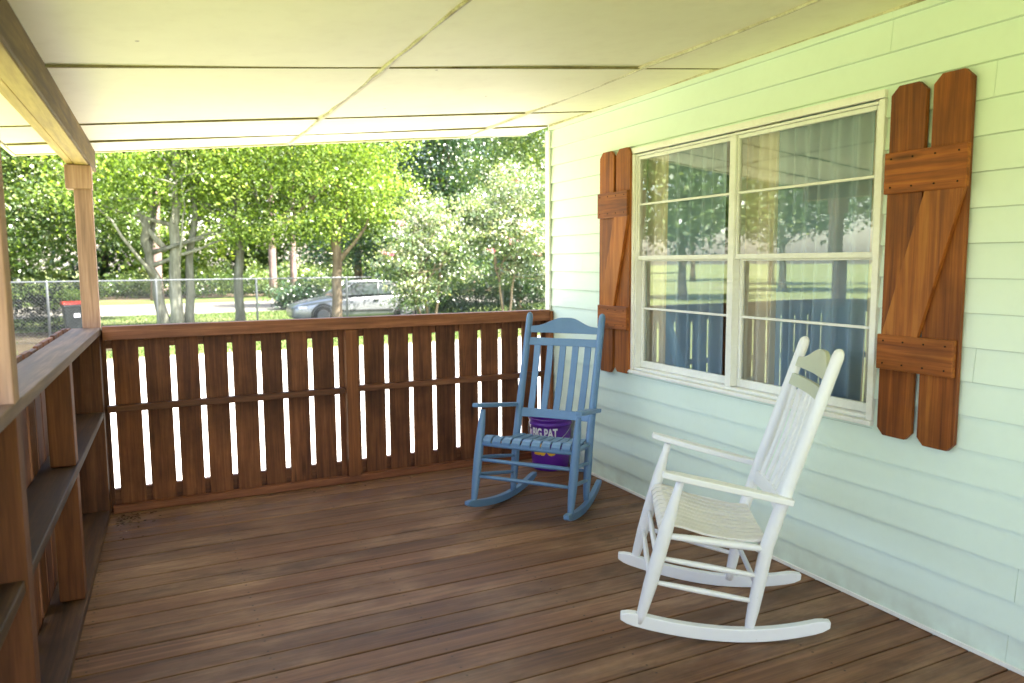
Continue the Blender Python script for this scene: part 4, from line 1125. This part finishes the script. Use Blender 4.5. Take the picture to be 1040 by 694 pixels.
# ====================================================================== CAR
def car():
    root = tag(empty('car', (1.42, 18.95, GZ)), 'silver sedan parked behind the fence, half hidden by a trunk and the pale shrub', 'car')
    # x runs nose to tail, y from the near side inwards
    W = 1.74
    st = [  # x, zlow, zbelt, ztop(deck), inset(side)
        (0.00, 0.30, 0.52, 0.56, 0.34), (0.06, 0.22, 0.60, 0.64, 0.22), (0.25, 0.19, 0.67, 0.72, 0.10), (0.60, 0.18, 0.74, 0.80, 0.035), (0.95, 0.18, 0.79, 0.86, 0.012),
        (1.35, 0.18, 0.84, 0.92, 0.0), (1.75, 0.18, 0.87, 0.94, 0.0), (2.4, 0.18, 0.90, 0.95, 0.0), (3.1, 0.18, 0.92, 0.96, 0.0), (3.7, 0.19, 0.94, 0.99, 0.01),
        (4.2, 0.21, 0.93, 0.99, 0.04), (4.48, 0.25, 0.86, 0.95, 0.12), (4.58, 0.34, 0.72, 0.80, 0.22)]
    v = []; f = []; K = 12
    for (x, zl, zb, zt, ins) in st:
        h = zb-zl; hw = W/2-ins
        half = [(hw*0.90, zl), (hw*0.985, zl+h*0.18), (hw, zl+h*0.5), (hw*0.985, zl+h*0.82), (hw*0.93, zb), (hw*0.55, zt)]
        ring = half+[(-a, b) for a, b in half[::-1]]
        v += [(x, W/2+a, b) for a, b in ring]
    for i in range(len(st)-1):
        for k in range(K):
            f.append((i*K+k, i*K+(k+1) % K, (i+1)*K+(k+1) % K, (i+1)*K+k))
    f.append(tuple(range(K))); f.append(tuple((len(st)-1)*K+k for k in range(K)))
    m = MB(); m.add(v, f, smooth=True); b = m.build('body', M['carpaint'], root)
    ss = b.modifiers.new('s', 'SUBSURF'); ss.levels = 1; ss.render_levels = 2
    # cabin
    M['carglass'] = paint('dark_car_glass', (0.03, 0.04, 0.04), 0.05, 0.8, 0.0)
    base = [(1.30, 0.915), (1.72, 0.935), (3.65, 0.965), (4.05, 0.975)]; topp = [(1.95, 1.30), (2.15, 1.345), (3.05, 1.355), (3.40, 1.31)]
    v = []; f = []
    for (bx_, bz), (tx, tz) in zip(base, topp):
        v += [(bx_, 0.10, bz), (tx, 0.27, tz), (tx, W-0.27, tz), (bx_, W-0.10, bz)]
    for i in range(3):
        a = i*4; c = a+4
        f += [(a, c, c+1, a+1), (a+2, c+2, c+3, a+3)]
    f += [(0, 1, 2, 3), (12, 15, 14, 13)]
    m = MB(); m.add(v, f); m.build('windows', M['carglass'], root)
    m = MB(); v = []; f = []
    for k in range(9):
        t = k/8; x = 1.92+(3.45-1.92)*t; zt = 1.30+0.062*math.sin(math.pi*min(1, t*1.0)*0.9+0.15)
        for j in range(7):
            u = j/6*2-1
            v.append((x, W/2+u*(W/2-0.255), zt+0.02*(1-u*u)))
    for k in range(8):
        for j in range(6):
            a = k*7+j; f.append((a, a+1, a+8, a+7))
    m.add(v, f, smooth=True); ro = m.build('roof', M['carpaint'], root); so = ro.modifiers.new('t', 'SOLIDIFY'); so.thickness = 0.03
    m = MB()
    for y0, y1 in ((0.095, 0.262), (W-0.095, W-0.262)):
        m = MB()
        m.tube([(1.28, y0, 0.90), (1.95, y1, 1.31)], 0.028, 8); m.tube([(4.08, y0, 0.96), (3.40, y1, 1.32)], 0.04, 8); m.tube([(2.72, y0, 0.93), (2.78, y1, 1.35)], 0.024, 8)
        m.tube([(1.95, y1, 1.31), (2.2, y1, 1.352), (3.05, y1, 1.362), (3.40, y1, 1.32)], 0.024, 8)
        m.build('pillars', M['carpaint'], root)
    for x in (0.93, 3.62):
        for y_, s in ((0.0, 1), (W, -1)):
            m = MB(); m.tube([(x, y_-0.004*s, 0.315), (x, y_+0.20*s, 0.315)], 0.315, 28); w = m.build('wheel', M['rubber'], root)
            m = MB(); m.tube([(x, y_-0.012*s, 0.315), (x, y_-0.005*s, 0.315)], [0.165, 0.20], 24)
            for k in range(7):
                a = 2*math.pi*k/7; m.bar((x, y_-0.018*s, 0.315), (x+0.19*math.cos(a), y_-0.012*s, 0.315+0.19*math.sin(a)), 0.035, 0.012)
            m.build('rim', M['galv'], w)
            m = MB(); m.tube([(x+0.36*math.cos(a), y_+0.016*s, 0.315+0.36*math.sin(a)) for a in np.linspace(-0.25, math.pi+0.25, 18)], 0.03, 6); m.build('wheel_arch', M['rubber'], root)
    m = MB(); m.box((0.17, 0.055, 0.52), (0.45, 0.14, 0.63)); m.build('headlight', M['print_white'], root, bevel=0.03)
    m = MB(); m.box((0.17, W-0.14, 0.52), (0.45, W-0.055, 0.63)); m.build('headlight', M['print_white'], root, bevel=0.03)
    m = MB(); m.box((2.55, -0.018, 0.76), (2.72, 0.03, 0.79)); m.build('handle', M['rubber'], root, bevel=0.006)
    m = MB(); m.box((1.45, -0.10, 0.90), (1.62, 0.06, 1.02)); m.build('mirror', M['carpaint'], root, bevel=0.03)
    m = MB(); m.box((1.2, -0.008, 0.44), (3.2, 0.02, 0.475)); m.build('side_moulding', M['rubber'], root, bevel=0.006)
car()

# ================================================================ WHEELIE BIN
def wheelie_bin():
    root = tag(empty('wheelie_bin', (-4.47, 19.1, GZ+0.012), R(12)), 'dark wheeled rubbish bin with a red lid behind the fence by the hedge', 'bin')
    m = MB(); v = []
    for z, a, b in ((0.06, 0.19, 0.20), (0.78, 0.245, 0.27), (0.82, 0.26, 0.285), (0.86, 0.26, 0.285)):
        v += [(-a, -b, z), (a, -b, z), (a, b, z), (-a, b, z)]
    f = [(3, 2, 1, 0), (12, 13, 14, 15)]
    for i in range(3):
        for k in range(4): f.append((i*4+k, i*4+(k+1) % 4, i*4+4+(k+1) % 4, i*4+4+k))
    m.add(v, f); m.build('body', M['binbody'], root, bevel=0.015)
    m = MB(); m.prism([(-0.29, 0.862), (0.29, 0.862), (0.29, 0.90), (0.10, 0.955), (-0.22, 0.935), (-0.30, 0.89)], 'x', -0.27, 0.27); m.build('lid', M['binlid'], root, bevel=0.012)
    for s in (-1, 1):
        m = MB(); m.tube([(s*0.20, 0.22, 0.10), (s*0.255, 0.22, 0.10)], 0.10, 18); m.build('wheel', M['rubber'], root)
    m = MB(); m.tube([(-0.2, 0.30, 0.87), (0.2, 0.30, 0.87)], 0.015, 8); m.build('handle', M['binbody'], root)
    m = MB(); m.box((-0.02, -0.262, 0.52), (0.13, -0.252, 0.62)); m.build('sticker', M['print_white'], root)
wheelie_bin()

# ============================================================ LIGHT + CAMERA
SUN_EL, SUN_DIR = R(60), Vector((0.80, -0.60, 0)).normalized()
sdir = Vector((SUN_DIR.x*math.cos(SUN_EL), SUN_DIR.y*math.cos(SUN_EL), math.sin(SUN_EL)))
sl = bpy.data.lights.new('sun', 'SUN'); sl.energy = 5.0; sl.angle = R(0.6); sl.color = (1.0, 0.955, 0.88)
so = bpy.data.objects.new('sun', sl); COL.objects.link(so)
so.rotation_euler = sdir.to_track_quat('Z', 'Y').to_euler(); so.location = (10, -8, 20)
w = bpy.data.worlds.new('World'); S.world = w; w.use_nodes = True
nt = w.node_tree; bg = nt.nodes['Background']
sky = nt.nodes.new('ShaderNodeTexSky'); sky.sky_type = 'NISHITA'; sky.sun_disc = False
sky.sun_elevation = SUN_EL; sky.sun_rotation = math.atan2(SUN_DIR.x, SUN_DIR.y)
sky.dust_density = 2.0
tint = nt.nodes.new('ShaderNodeMix'); tint.data_type = 'RGBA'; tint.blend_type = 'MULTIPLY'; tint.inputs[0].default_value = 1.0
tint.inputs[7].default_value = (1.10, 0.97, 0.90, 1); nt.links.new(sky.outputs[0], tint.inputs[6]); nt.links.new(tint.outputs[2], bg.inputs['Color']); bg.inputs['Strength'].default_value = 0.15

yaw, pitch, roll = R(25.990), R(-6.000), R(-0.376)
cy, sy, cp, sp = math.cos(yaw), math.sin(yaw), math.cos(pitch), math.sin(pitch)
fw = Vector((sy*cp, cy*cp, sp)); r0 = Vector((cy, -sy, 0)); u0 = r0.cross(fw)
rr = r0*math.cos(roll)+u0*math.sin(roll); uu = -r0*math.sin(roll)+u0*math.cos(roll)
cam = bpy.data.cameras.new('camera'); co = bpy.data.objects.new('camera', cam); COL.objects.link(co)
mw = Matrix((( rr.x, uu.x, -fw.x, CX), (rr.y, uu.y, -fw.y, CY), (rr.z, uu.z, -fw.z, CZ), (0, 0, 0, 1)))
co.matrix_world = mw
cam.sensor_width = 36; cam.lens = 768.54/1040*36
cam.clip_start = 0.05; cam.clip_end = 1000
cam.dof.use_dof = True; cam.dof.focus_distance = 3.9; cam.dof.aperture_fstop = 2.6
S.camera = co

S.render.engine = 'CYCLES'
S.cycles.use_denoising = True
S.cycles.max_bounces = 10; S.cycles.diffuse_bounces = 7; S.cycles.transparent_max_bounces = 24
S.cycles.sample_clamp_indirect = 12
S.cycles.film_exposure = 9.1
S.view_settings.view_transform = 'Standard'; S.view_settings.look = 'None'
S.view_settings.exposure = 0; S.view_settings.gamma = 1
